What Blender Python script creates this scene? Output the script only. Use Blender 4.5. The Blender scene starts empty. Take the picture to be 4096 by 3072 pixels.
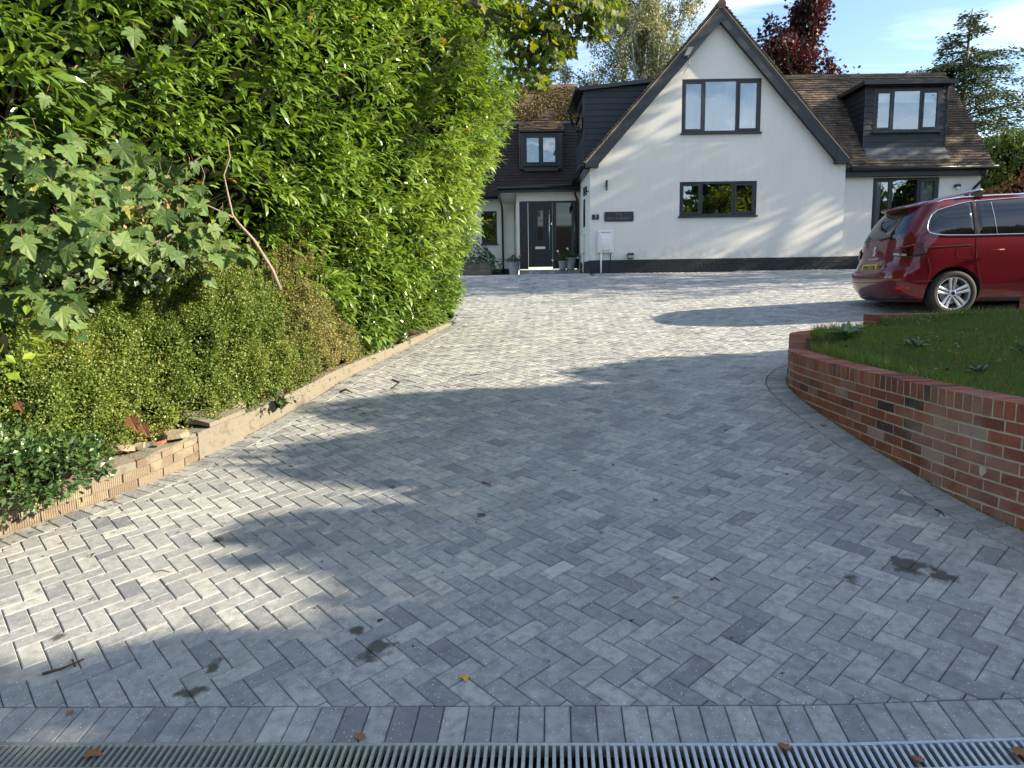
import bpy, bmesh, math, random
import numpy as np
from mathutils import Vector, Matrix, geometry
rad = math.radians
rng = np.random.default_rng(7); random.seed(7)
SC = bpy.context.scene
COL = SC.collection
# ------------------------------------------------------------------ camera, world, sun, exposure
FPX, PITCH, ROLL = 2840.0, rad(8.0), rad(0.9)
cp, sp, cr, sr = math.cos(PITCH), math.sin(PITCH), math.cos(ROLL), math.sin(ROLL)
cam_d = bpy.data.cameras.new('camera'); cam = bpy.data.objects.new('camera', cam_d); COL.objects.link(cam)
cam_d.sensor_width = 36; cam_d.lens = FPX/4096*36; cam_d.clip_start = .05; cam_d.clip_end = 2000
fw = Vector((0, cp, -sp)); up0 = Vector((0, sp, cp)); rt0 = Vector((1, 0, 0))
rt = rt0*cr - up0*sr; up = rt0*sr + up0*cr
cam.matrix_world = Matrix(((rt.x, up.x, -fw.x, 0), (rt.y, up.y, -fw.y, 0), (rt.z, up.z, -fw.z, 0), (0, 0, 0, 1)))
SC.camera = cam
SUN_EL, SUN_AZ = rad(25), rad(-9)          # azimuth measured from +X towards +Y
sdir = Vector((math.cos(SUN_EL)*math.cos(SUN_AZ), math.cos(SUN_EL)*math.sin(SUN_AZ), math.sin(SUN_EL)))
W = bpy.data.worlds.new('World'); SC.world = W; W.use_nodes = True
nt = W.node_tree; nt.nodes.clear()
sky = nt.nodes.new('ShaderNodeTexSky'); sky.sky_type = 'NISHITA'; sky.sun_disc = False
sky.sun_elevation = SUN_EL; sky.sun_rotation = math.pi/2 - SUN_AZ; sky.air_density = 1.0; sky.dust_density = .35; sky.ozone_density = 2.0
tc = nt.nodes.new('ShaderNodeTexCoord')
def wn(t, **k):
    n = nt.nodes.new(t)
    for a, b in k.items():
        if a.startswith('i_'): n.inputs[int(a[2:])].default_value = b
        else: setattr(n, a, b)
    return n
sep = wn('ShaderNodeSeparateXYZ'); nt.links.new(tc.outputs['Generated'], sep.inputs[0])
zc = wn('ShaderNodeMath', operation='MAXIMUM', i_1=.06); nt.links.new(sep.outputs[2], zc.inputs[0])
dx_ = wn('ShaderNodeMath', operation='DIVIDE'); nt.links.new(sep.outputs[0], dx_.inputs[0]); nt.links.new(zc.outputs[0], dx_.inputs[1])
dy_ = wn('ShaderNodeMath', operation='DIVIDE'); nt.links.new(sep.outputs[1], dy_.inputs[0]); nt.links.new(zc.outputs[0], dy_.inputs[1])
cmb = wn('ShaderNodeCombineXYZ'); nt.links.new(dx_.outputs[0], cmb.inputs[0]); nt.links.new(dy_.outputs[0], cmb.inputs[1])
mp = wn('ShaderNodeMapping'); mp.inputs['Rotation'].default_value = (0, 0, rad(25)); mp.inputs['Scale'].default_value = (.55, 1.25, 1); mp.inputs['Location'].default_value = (1.9, .35, 0)
nt.links.new(cmb.outputs[0], mp.inputs[0])
cn = wn('ShaderNodeTexNoise'); cn.inputs['Scale'].default_value = .75; cn.inputs['Detail'].default_value = 9; cn.inputs['Roughness'].default_value = .56; cn.inputs['Distortion'].default_value = .7
nt.links.new(mp.outputs[0], cn.inputs['Vector'])
crp = wn('ShaderNodeValToRGB'); crp.color_ramp.elements[0].position = .475; crp.color_ramp.elements[1].position = .78
crp.color_ramp.elements[0].color = (0, 0, 0, 1); crp.color_ramp.elements[1].color = (.9, .9, .9, 1)
nt.links.new(cn.outputs[0], crp.inputs[0])
mx = wn('ShaderNodeMix', data_type='RGBA'); mx.inputs[7].default_value = (7.2, 7.6, 8.2, 1)
nt.links.new(crp.outputs[0], mx.inputs[0]); nt.links.new(sky.outputs[0], mx.inputs[6])
bg = wn('ShaderNodeBackground'); bg.inputs[1].default_value = .1
out = wn('ShaderNodeOutputWorld'); nt.links.new(mx.outputs[2], bg.inputs[0]); nt.links.new(bg.outputs[0], out.inputs[0])
sl = bpy.data.lights.new('sun', 'SUN'); so = bpy.data.objects.new('sun', sl); COL.objects.link(so)
sl.energy = 5.0; sl.angle = rad(.53); sl.color = (1.0, .86, .63)
so.rotation_euler = sdir.to_track_quat('Z', 'Y').to_euler(); so.location = (30, -5, 20)
SC.view_settings.view_transform = 'Standard'; SC.view_settings.look = 'None'; SC.view_settings.gamma = 1
SC.view_settings.use_curve_mapping = False; SC.view_settings.exposure = 1.6
SC.cycles.max_bounces = 6; SC.cycles.diffuse_bounces = 3; SC.cycles.glossy_bounces = 3; SC.cycles.transparent_max_bounces = 8; SC.cycles.transmission_bounces = 4
# ------------------------------------------------------------------ surveying helpers: a sight line meets a real plane or the ground
def ray(px, py):
    u = (px-2048)/FPX; v = -(py-1536)/FPX
    return rt*u + fw + up*v
def at(px, py, Y):
    d = ray(px, py); return d*(Y/d.y)
def onz(px, py, z):
    d = ray(px, py); return d*(z/d.z)
def rect(x0, y0, x1, y1, Y):                # X0, X1, Z0, Z1 on the plane Y
    xm, ym = (x0+x1)/2, (y0+y1)/2
    return at(x0, ym, Y).x, at(x1, ym, Y).x, at(xm, y1, Y).z, at(xm, y0, Y).z
c1 = lambda x, y: (1800+x*.49729, y*.49729)
c2 = lambda x, y: (2300+x*.6027, 200+y*.6027)
c3 = lambda x, y: (3000+x*.4955, y*.4955)
c4 = lambda x, y: (3300+x*.4218, 650+y*.4218)
c5 = lambda x, y: (1800+x*.40687, 650+y*.40687)
def crect(c, x0, y0, x1, y1, Y): return rect(*c(x0, y0), *c(x1, y1), Y)
GY = [-40, 0, 2, 3, 4.27, 5.70, 6.85, 8.27, 9.99, 11.13, 12.27, 13.13, 14.05, 16, 17.5, 18.9, 20, 22, 40, 500]
GZ = [-1.95, -1.88, -1.78, -1.66, -1.508, -1.353, -1.225, -1.069, -.896, -.765, -.631, -.527, -.418, -.155, .06, .245, .262, .285, .32, .32]
def sst(t): t = np.clip(t, 0, 1); return t*t*(3-2*t)
def G(x, y):
    x = np.asarray(x, float); y = np.asarray(y, float)
    w = 1-sst((y-11)/7.5); xc = np.clip(x, -8, 12)
    z = np.interp(y+.0524*xc*w, GY, GZ)+.026*xc*w+.002*xc*(1-w)
    z = z+.026*np.maximum(0, xc-3.5)*sst((y-6.5)/2)*(1-sst((y-12)/4))
    z = z+.035*np.clip(xc-1.2, 0, 1.8)*(1-sst((y-7.5)/2))
    return z
def g(x, y): return float(G(x, y))
def hit(px, py):
    d = ray(px, py); t = 1.5
    while t < 60:
        P = d*t
        if P.z < g(P.x, P.y):
            lo, hi = t-.05, t
            for _ in range(20):
                m = (lo+hi)/2; P = d*m
                if P.z < g(P.x, P.y): hi = m
                else: lo = m
            return P
        t += .05
# ------------------------------------------------------------------ material helpers
def mat(name, col=(.5, .5, .5), rough=.7, metal=0., spec=.5, var=None, vscale=8., vamt=.5, bump=0., bscale=80., coat=0., attr=None, transl=0., det=4., extra=None):
    """Principled material; var = second colour mixed in by noise; attr = point attribute that runs a colour ramp."""
    m = bpy.data.materials.new(name); m.use_nodes = True; t = m.node_tree; t.nodes.clear(); L = t.links.new
    o = t.nodes.new('ShaderNodeOutputMaterial'); b = t.nodes.new('ShaderNodeBsdfPrincipled')
    b.inputs['Roughness'].default_value = rough; b.inputs['Metallic'].default_value = metal
    b.inputs['Specular IOR Level'].default_value = spec; b.inputs['Coat Weight'].default_value = coat; b.inputs['Coat Roughness'].default_value = .03
    geo = t.nodes.new('ShaderNodeNewGeometry'); pos = geo.outputs['Position']
    csock = None
    if attr:
        a = t.nodes.new('ShaderNodeAttribute'); a.attribute_name = 'rnd'
        r = t.nodes.new('ShaderNodeValToRGB'); els = r.color_ramp.elements
        for i, (p, c) in enumerate(attr):
            e = els[i] if i < 2 else els.new(p)
            e.position = p; e.color = (*c, 1)
        L(a.outputs['Fac'], r.inputs[0]); csock = r.outputs[0]
    if var:
        n = t.nodes.new('ShaderNodeTexNoise'); n.inputs['Scale'].default_value = vscale; n.inputs['Detail'].default_value = det; L(pos, n.inputs['Vector'])
        rr = t.nodes.new('ShaderNodeMapRange'); rr.inputs[1].default_value = .5-.25*(1-vamt)-.02; rr.inputs[2].default_value = .62; L(n.outputs[0], rr.inputs[0])
        if vamt < 1: rr.inputs[4].default_value = min(1, vamt*1.3)
        mxx = t.nodes.new('ShaderNodeMix'); mxx.data_type = 'RGBA'; L(rr.outputs[0], mxx.inputs[0])
        if csock: L(csock, mxx.inputs[6])
        else: mxx.inputs[6].default_value = (*col, 1)
        mxx.inputs[7].default_value = (*var, 1); csock = mxx.outputs[2]
    if extra:
        if csock is None: rgb_ = t.nodes.new('ShaderNodeRGB'); rgb_.outputs[0].default_value = (*col, 1); csock = rgb_.outputs[0]
        csock = extra(t, L, pos, csock, b)
    if csock: L(csock, b.inputs['Base Color'])
    else: b.inputs['Base Color'].default_value = (*col, 1)
    if bump:
        n2 = t.nodes.new('ShaderNodeTexNoise'); n2.inputs['Scale'].default_value = bscale; n2.inputs['Detail'].default_value = 5; L(pos, n2.inputs['Vector'])
        bm_ = t.nodes.new('ShaderNodeBump'); bm_.inputs['Strength'].default_value = min(1, bump); bm_.inputs['Distance'].default_value = .01; L(n2.outputs[0], bm_.inputs['Height']); L(bm_.outputs[0], b.inputs['Normal'])
    if transl:
        tr = t.nodes.new('ShaderNodeBsdfTranslucent'); ms = t.nodes.new('ShaderNodeMixShader'); ms.inputs[0].default_value = transl
        hs = t.nodes.new('ShaderNodeHueSaturation'); hs.inputs['Hue'].default_value = .485; hs.inputs['Saturation'].default_value = 1.15; hs.inputs['Value'].default_value = 1.9
        if csock: L(csock, hs.inputs['Color'])
        else: hs.inputs['Color'].default_value = (*col, 1)
        L(hs.outputs[0], tr.inputs[0]); L(b.outputs[0], ms.inputs[1]); L(tr.outputs[0], ms.inputs[2]); L(ms.outputs[0], o.inputs[0])
    else: L(b.outputs[0], o.inputs[0])
    return m
def N(t, kind, **k):
    n = t.nodes.new(kind)
    for a, v in k.items():
        if a[:2] == 'i_': n.inputs[int(a[2:])].default_value = v
        else: setattr(n, a, v)
    return n
def mixc(t, L, fac, a, b, mode='MIX'):
    m = N(t, 'ShaderNodeMix', data_type='RGBA', blend_type=mode)
    for s, v in ((0, fac), (6, a), (7, b)):
        if isinstance(v, bpy.types.NodeSocket): L(v, m.inputs[s])
        elif s == 0: m.inputs[0].default_value = v
        else: m.inputs[s].default_value = (*v, 1)
    return m.outputs[2]
def noise_fac(t, L, pos, scale, lo, hi, det=4, amt=1., scl=None):
    if scl:
        mp_ = N(t, 'ShaderNodeMapping'); mp_.inputs['Scale'].default_value = scl; L(pos, mp_.inputs[0]); pos = mp_.outputs[0]
    n = N(t, 'ShaderNodeTexNoise'); n.inputs['Scale'].default_value = scale; n.inputs['Detail'].default_value = det; L(pos, n.inputs['Vector'])
    r = N(t, 'ShaderNodeMapRange', i_1=lo, i_2=hi, i_3=0., i_4=amt); L(n.outputs[0], r.inputs[0]); return r.outputs[0]
# stains at known spots on the drive
STAINS = [(hit(820*1.852, 1398*1.852), .12), (hit(768*1.852, 1360*1.852), .05), (hit(415*1.852, 1495*1.852), .09), (hit(130*1.852, 1372*1.852), .06),
          (hit(3640, 2262), .14), (hit(3780, 2310), .1), (hit(3400, 2315), .07), (hit(460*1.852, 1440*1.852), .06), (hit(848*1.852, 1052*1.852), .05), (hit(1040*1.852, 1112*1.852), .06), (hit(872, 2160), .05)]
def paver_extra(t, L, pos, c, b):
    f = noise_fac(t, L, pos, 22, .42, .72, 7, .6); c = mixc(t, L, f, c, (.12, .13, .137), 'MIX')
    f = noise_fac(t, L, pos, 110, .5, .75, 3, .3); c = mixc(t, L, f, c, (.12, .12, .12))
    f = noise_fac(t, L, pos, 2.2, .5, .7, 4, .32, scl=(1.3, .16, 1)); c = mixc(t, L, f, c, (.17, .175, .175))
    f = noise_fac(t, L, pos, 2.2, .45, .7, 5, .35); c = mixc(t, L, f, c, (.3, .305, .28), 'MIX')
    f = noise_fac(t, L, pos, 9, .58, .72, 5, .45); c = mixc(t, L, f, c, (.45, .46, .46), 'MIX')
    v = N(t, 'ShaderNodeTexVoronoi'); v.inputs['Scale'].default_value = 62; L(pos, v.inputs['Vector'])
    m = N(t, 'ShaderNodeMath', operation='LESS_THAN', i_1=.17); L(v.outputs[0], m.inputs[0])
    sepc = N(t, 'ShaderNodeSeparateColor'); L(v.outputs['Color'], sepc.inputs[0])
    m2 = N(t, 'ShaderNodeMath', operation='GREATER_THAN', i_1=.62); L(sepc.outputs[0], m2.inputs[0])
    m3 = N(t, 'ShaderNodeMath', operation='MULTIPLY'); L(m.outputs[0], m3.inputs[0]); L(m2.outputs[0], m3.inputs[1])
    m4 = N(t, 'ShaderNodeMath', operation='MULTIPLY', i_1=.9); L(m3.outputs[0], m4.inputs[0])
    c = mixc(t, L, m4.outputs[0], c, (.7, .7, .67))
    v2 = N(t, 'ShaderNodeTexVoronoi'); v2.inputs['Scale'].default_value = 47; L(pos, v2.inputs['Vector'])
    m = N(t, 'ShaderNodeMath', operation='LESS_THAN', i_1=.1); L(v2.outputs[0], m.inputs[0]); c = mixc(t, L, m.outputs[0], c, (.05, .05, .05))
    n = N(t, 'ShaderNodeTexNoise'); n.inputs['Scale'].default_value = 14; n.inputs['Detail'].default_value = 6; L(pos, n.inputs['Vector'])
    for P, r in STAINS:
        if P is None: continue
        d = N(t, 'ShaderNodeVectorMath', operation='DISTANCE'); L(pos, d.inputs[0]); d.inputs[1].default_value = P
        a = N(t, 'ShaderNodeMath', operation='MULTIPLY_ADD', i_1=r*2.2, i_2=-r*1.1); L(n.outputs[0], a.inputs[0])
        s = N(t, 'ShaderNodeMath', operation='ADD'); L(d.outputs['Value'], s.inputs[0]); L(a.outputs[0], s.inputs[1])
        q = N(t, 'ShaderNodeMapRange', i_1=r*.4, i_2=r*.75, i_3=.88, i_4=0.); L(s.outputs[0], q.inputs[0])
        c = mixc(t, L, q.outputs[0], c, (.04, .038, .028))
    return c
MT = {}
GREYS = [(0, (.17, .18, .2)), (.25, (.27, .28, .292)), (.6, (.36, .365, .36)), (.88, (.44, .44, .415)), (1, (.52, .515, .46))]
MT['paver'] = mat('grey concrete paver', attr=GREYS, rough=.78, bump=.55, bscale=230, extra=paver_extra)
MT['joint'] = mat('joint sand', (.045, .045, .045), .95, var=(.09, .085, .07), vscale=5)
def brick_extra(t, L, pos, c, b):
    f = noise_fac(t, L, pos, 11, .45, .75, 6, .55); c = mixc(t, L, f, c, (.12, .035, .02))
    f = noise_fac(t, L, pos, 2.3, .5, .68, 5, .55); c = mixc(t, L, f, c, (.34, .24, .2))
    f = noise_fac(t, L, pos, 60, .6, .72, 5, .6); c = mixc(t, L, f, c, (.4, .27, .2)); return c
MT['brick'] = mat('red facing brick', attr=[(0, (.035, .022, .022)), (.09, (.11, .04, .032)), (.2, (.22, .06, .033)), (.7, (.34, .1, .052)), (.84, (.3, .14, .1)), (1, (.36, .25, .2))], rough=.88, bump=.6, bscale=120, extra=brick_extra)
MT['mortar'] = mat('lime mortar', (.52, .46, .34), .95, var=(.36, .31, .23), vscale=18, bump=.5, bscale=160)
def comb_extra(t, L, pos, c, b):
    f = noise_fac(t, L, pos, 9, .5, .68, 6, .7); c = mixc(t, L, f, c, (.15, .11, .07))
    f = noise_fac(t, L, pos, 5, .5, .62, 5, .7); c = mixc(t, L, f, c, (.26, .225, .16)); return c
def comb_mat():
    m = mat('combed old brick', attr=[(0, (.17, .075, .055)), (.1, (.15, .11, .085)), (.5, (.185, .145, .105)), (1, (.22, .18, .13))], rough=.9, extra=comb_extra)
    t = m.node_tree; L = t.links.new; b = [n for n in t.nodes if n.type == 'BSDF_PRINCIPLED'][0]
    a = N(t, 'ShaderNodeAttribute'); a.attribute_name = 'along'
    s = N(t, 'ShaderNodeMath', operation='MULTIPLY', i_1=420.); L(a.outputs['Fac'], s.inputs[0]); w = N(t, 'ShaderNodeMath', operation='SINE'); L(s.outputs[0], w.inputs[0])
    geo = [n for n in t.nodes if n.type == 'NEW_GEOMETRY'][0]
    nn = N(t, 'ShaderNodeTexNoise'); nn.inputs['Scale'].default_value = 60; L(geo.outputs['Position'], nn.inputs['Vector'])
    ad = N(t, 'ShaderNodeMath', operation='MULTIPLY_ADD', i_1=2.5); L(nn.outputs[0], ad.inputs[0]); L(w.outputs[0], ad.inputs[2])
    bp = N(t, 'ShaderNodeBump'); bp.inputs['Strength'].default_value = .8; bp.inputs['Distance'].default_value = .003; L(ad.outputs[0], bp.inputs['Height']); L(bp.outputs[0], b.inputs['Normal'])
    return m
MT['comb'] = comb_mat()
def rend_extra(t, L, pos, c, b):
    f = noise_fac(t, L, pos, 3, .48, .62, 7, .8, scl=(1, 1, 2)); c = mixc(t, L, f, c, (.16, .145, .11))
    f = noise_fac(t, L, pos, 14, .58, .66, 5, .8); c = mixc(t, L, f, c, (.11, .1, .08))
    sz = N(t, 'ShaderNodeSeparateXYZ'); L(pos, sz.inputs[0]); return c
MT['old_render'] = mat('weathered cement render', (.165, .15, .12), .93, bump=.7, bscale=45, extra=rend_extra)
MT['soil'] = mat('bed soil', (.1, .06, .035), .95, var=(.2, .12, .07), vscale=14, bump=1, bscale=60)
def stucco_extra(t, L, pos, c, b):
    sz_ = N(t, 'ShaderNodeSeparateXYZ'); L(pos, sz_.inputs[0]); zf = N(t, 'ShaderNodeMapRange', i_1=.55, i_2=1.1, i_3=.5, i_4=0.); L(sz_.outputs[2], zf.inputs[0]); nf_ = noise_fac(t, L, pos, 7, .4, .65, 6, 1.); mm_ = N(t, 'ShaderNodeMath', operation='MULTIPLY'); L(zf.outputs[0], mm_.inputs[0]); L(nf_, mm_.inputs[1]); c = mixc(t, L, mm_.outputs[0], c, (.42, .38, .31))
    f = noise_fac(t, L, pos, .8, .45, .7, 6, .3); c = mixc(t, L, f, c, (.58, .57, .55))
    f = noise_fac(t, L, pos, 3, .5, .75, 6, .25, scl=(3, 3, .4)); c = mixc(t, L, f, c, (.54, .52, .48)); return c
MT['stucco'] = mat('white masonry render', (.68, .66, .62), .9, bump=.5, bscale=42, extra=stucco_extra)
MT['cream'] = mat('cream masonry render', (.72, .69, .62), .9, bump=.45, bscale=42, extra=stucco_extra)
MT['plinth'] = mat('black painted plinth', (.005, .0055, .007), .5, var=(.009, .01, .012), vscale=9, bump=.6, bscale=60)
MT['anthracite'] = mat('anthracite frame', (.014, .017, .02), .42, var=(.018, .021, .024), vscale=12, bump=.05, bscale=200)
MT['board'] = mat('dark fibre cement board', attr=[(0, (.011, .0135, .021)), (1, (.017, .02, .028))], rough=.6, bump=.2, bscale=50)
MT['barge'] = mat('painted barge board', (.011, .014, .019), .5, var=(.019, .023, .028), vscale=6, bump=.15, bscale=30)
MT['blackplastic'] = mat('black rainwater plastic', (.01, .01, .011), .32, bump=.05)
def tile_extra(moss):
    def ex(t, L, pos, c, b):
        f = noise_fac(t, L, pos, 3.2, .47, .66, 6, .75); c = mixc(t, L, f, c, (.055, .032, .024))
        f = noise_fac(t, L, pos, 30, .55, .7, 5, .7); c = mixc(t, L, f, c, (.2, .17, .13))
        f = noise_fac(t, L, pos, 6.5, .6-moss*.14, .72-moss*.06, 6, .85); c = mixc(t, L, f, c, (.13, .105, .03)); return c
    return ex
TC = [(0, (.04, .03, .026)), (.5, (.092, .064, .049)), (1, (.16, .115, .082))]
MT['tile'] = mat('clay roof tile', attr=TC, rough=.9, bump=.7, bscale=60, extra=tile_extra(.15))
MT['tile_moss'] = mat('mossy clay roof tile', attr=[(0, (.05, .03, .022)), (.5, (.1, .06, .04)), (1, (.15, .09, .06))], rough=.95, bump=1, bscale=35, extra=tile_extra(.85))
MT['tile_dark'] = mat('dark clay roof tile', attr=[(0, (.014, .009, .008)), (1, (.032, .018, .016))], rough=.75, bump=.5, bscale=60)
MT['lead'] = mat('lead flashing', (.07, .073, .08), .6, var=(.14, .14, .145), vscale=7, bump=.3, bscale=18)
MT['white'] = mat('white gloss plastic', (.74, .75, .74), .35, var=(.68, .68, .66), vscale=5)
MT['steel'] = mat('galvanised steel', (.56, .58, .58), .42, metal=.75, var=(.38, .4, .41), vscale=60, bump=.15, bscale=150)
MT['dark'] = mat('dark void', (.012, .011, .01), .9, var=(.03, .02, .015), vscale=20)
MT['room'] = mat('dim interior', (.12, .11, .1), .9, bump=.02)
MT['curtain'] = mat('white voile curtain', (.8, .8, .8), .9, bump=.05, transl=.25)
MT['blind'] = mat('white roller blind', (.72, .73, .74), .8, bump=.05)
MT['wood'] = mat('weathered timber', (.2, .16, .12), .85, var=(.11, .09, .07), vscale=4, bump=.5, bscale=40)
MT['pot'] = mat('grey glazed pot', (.3, .31, .31), .5, var=(.24, .25, .25), vscale=6)
MT['slate'] = mat('black slate', (.012, .014, .016), .35, var=(.02, .022, .024), vscale=20, bump=.15)
MT['sign_text'] = mat('engraved lettering', (.16, .15, .14), .6, bump=.05)
MT['white_paint'] = mat('white lettering', (.75, .75, .75), .6, bump=.02)
MT['concrete'] = mat('pale concrete', (.5, .49, .46), .9, var=(.36, .35, .33), vscale=9, bump=.4, bscale=90)
MT['asphalt'] = mat('street asphalt', (.05, .05, .05), .9, var=(.075, .073, .07), vscale=3, bump=.6, bscale=150)
MT['bark'] = mat('grey bark', (.16, .13, .1), .9, var=(.07, .055, .045), vscale=25, bump=.8, bscale=50)
MT['palebark'] = mat('pale dead branch', (.25, .21, .17), .85, var=(.2, .16, .13), vscale=25, bump=.5, bscale=60)
MT['birchbark'] = mat('birch bark', (.4, .38, .35), .8, var=(.06, .05, .05), vscale=9, bump=.3)
MT['twig'] = mat('brown twig', (.1, .055, .035), .85, var=(.05, .03, .02), vscale=30, bump=.4)
MT['core'] = mat('hedge shade core', (.007, .01, .004), 1, spec=.05, var=(.014, .015, .007), vscale=6, bump=1, bscale=15)  # near-black colour carries the shade deep inside the foliage
MT['laurel'] = mat('laurel leaf', attr=[(0, (.045, .09, .018)), (.4, (.11, .19, .03)), (.8, (.2, .3, .06)), (.965, (.33, .4, .11)), (.985, (.35, .3, .04)), (1, (.4, .2, .05))], rough=.2, spec=.75, transl=.25)
MT['syc'] = mat('sycamore leaf', attr=[(0, (.045, .09, .025)), (.6, (.08, .145, .04)), (.95, (.12, .18, .05)), (.985, (.22, .24, .04)), (1, (.3, .13, .05))], rough=.55, spec=.35, transl=.25)
MT['syc_high'] = mat('sycamore canopy leaf', attr=[(0, (.04, .07, .015)), (.7, (.085, .125, .02)), (1, (.22, .22, .03))], rough=.55, spec=.35, transl=.35)
MT['loni'] = mat('box honeysuckle leaf', attr=[(0, (.05, .095, .014)), (.4, (.1, .155, .028)), (.72, (.165, .215, .042)), (.9, (.27, .285, .08)), (1, (.3, .18, .07))], rough=.5, transl=.25)
MT['loni_brown'] = mat('browned honeysuckle leaf', attr=[(0, (.085, .11, .022)), (.45, (.15, .17, .042)), (.8, (.25, .225, .085)), (1, (.25, .15, .07))], rough=.6, transl=.2)
MT['vinca'] = mat('periwinkle leaf', attr=[(0, (.03, .065, .02)), (.6, (.055, .11, .035)), (1, (.13, .2, .05))], rough=.33, transl=.15)
MT['lime'] = mat('lime green leaf', attr=[(0, (.13, .2, .02)), (1, (.24, .32, .04))], rough=.45, transl=.3)
MT['privet'] = mat('blue green privet leaf', attr=[(0, (.07, .11, .06)), (1, (.14, .19, .12))], rough=.5, transl=.15)
MT['birch'] = mat('birch leaf', attr=[(0, (.1, .12, .06)), (.6, (.19, .205, .105)), (1, (.36, .34, .2))], rough=.5, transl=.3)
MT['maple'] = mat('purple maple leaf', attr=[(0, (.022, .006, .008)), (.7, (.055, .013, .012)), (1, (.1, .03, .025))], rough=.5, transl=.25)
MT['cedar'] = mat('cedar needle', attr=[(0, (.025, .05, .025)), (.6, (.055, .09, .04)), (1, (.13, .16, .07))], rough=.7, transl=.1)
MT['thuja'] = mat('conifer hedge leaf', attr=[(0, (.03, .06, .012)), (.6, (.06, .105, .018)), (1, (.11, .16, .03))], rough=.7, transl=.15)
MT['brownleaf'] = mat('brown dry leaf', attr=[(0, (.1, .04, .02)), (.6, (.2, .085, .035)), (1, (.32, .16, .07))], rough=.8, transl=.15)
MT['grass'] = mat('lawn grass', attr=[(0, (.07, .12, .024)), (.6, (.14, .205, .042)), (.95, (.24, .27, .07)), (1, (.2, .18, .07))], rough=.6, spec=.3, transl=.25)
MT['earthgreen'] = mat('turf', (.03, .045, .012), .95, var=(.055, .045, .02), vscale=6, bump=.8, bscale=40)
MT['farland'] = mat('distant turf', (.05, .075, .03), .95, var=(.08, .09, .04), vscale=.3, bump=.2)
MT['flower_red'] = mat('red petals', (.5, .02, .02), .6, bump=.02)
MT['flower_white'] = mat('white petals', (.8, .78, .74), .6, bump=.02)
MT['carpaint'] = mat('dark red metallic paint', (.12, .0028, .009), .4, spec=.1, coat=1., var=(.105, .0025, .008), vscale=2)
MT['carglass'] = mat('tinted car glass', (.006, .007, .008), .03, spec=.9, var=(.009, .01, .011), vscale=2)
MT['rubber'] = mat('tyre rubber', (.012, .012, .012), .8, var=(.022, .021, .02), vscale=30, bump=.2)
MT['alloy'] = mat('alloy wheel', (.55, .56, .58), .3, metal=.85, var=(.45, .46, .48), vscale=8)
MT['chrome'] = mat('brushed silver trim', (.75, .77, .8), .22, metal=.9, var=(.65, .67, .7), vscale=5)
MT['tail'] = mat('red lamp lens', (.022, .0015, .002), .22, spec=.3, coat=.2, var=(.05, .002, .003), vscale=9)
MT['tail_clear'] = mat('clear lamp lens', (.45, .36, .34), .15, spec=.8, var=(.3, .2, .2), vscale=15)
MT['tail_strip'] = mat('bright red lamp strip', (.7, .02, .02), .2, var=(.4, .01, .01), vscale=15)
MT['plate'] = mat('yellow number plate', (.72, .52, .02), .45, var=(.66, .47, .02), vscale=6)
MT['black_ink'] = mat('black lettering', (.01, .01, .01), .5, bump=.02)
MT['tissue'] = mat('pale green carton', (.4, .55, .48), .7, bump=.02)
MT['amber'] = mat('terracotta shard', (.42, .17, .09), .9, var=(.3, .12, .07), vscale=12, bump=.5)
MT['stone'] = mat('buff paving stone', (.3, .25, .18), .9, var=(.2, .16, .11), vscale=7, bump=.6, bscale=40)
def glass_mat(name, refl, tint, rough=.0):
    m = bpy.data.materials.new(name); m.use_nodes = True; t = m.node_tree; t.nodes.clear(); L = t.links.new
    o = N(t, 'ShaderNodeOutputMaterial'); gl = N(t, 'ShaderNodeBsdfGlossy'); gl.inputs['Roughness'].default_value = rough; gl.inputs['Color'].default_value = (.95, .97, 1, 1)
    tr = N(t, 'ShaderNodeBsdfTransparent'); tr.inputs[0].default_value = (*tint, 1)
    geo = N(t, 'ShaderNodeNewGeometry'); n = N(t, 'ShaderNodeTexNoise'); n.inputs['Scale'].default_value = 1.6; n.inputs['Detail'].default_value = 1.5; L(geo.outputs['Position'], n.inputs['Vector'])
    bp = N(t, 'ShaderNodeBump'); bp.inputs['Strength'].default_value = .35; bp.inputs['Distance'].default_value = .012; L(n.outputs[0], bp.inputs['Height']); L(bp.outputs[0], gl.inputs['Normal'])
    lw = N(t, 'ShaderNodeFresnel'); lw.inputs[0].default_value = 1.5; a = N(t, 'ShaderNodeMath', operation='ADD', i_1=refl, use_clamp=True); L(lw.outputs[0], a.inputs[0])
    ms = N(t, 'ShaderNodeMixShader'); L(a.outputs[0], ms.inputs[0]); L(tr.outputs[0], ms.inputs[1]); L(gl.outputs[0], ms.inputs[2]); L(ms.outputs[0], o.inputs[0])
    return m
MT['pane'] = glass_mat('window glass', .22, (.75, .8, .82))
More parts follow.
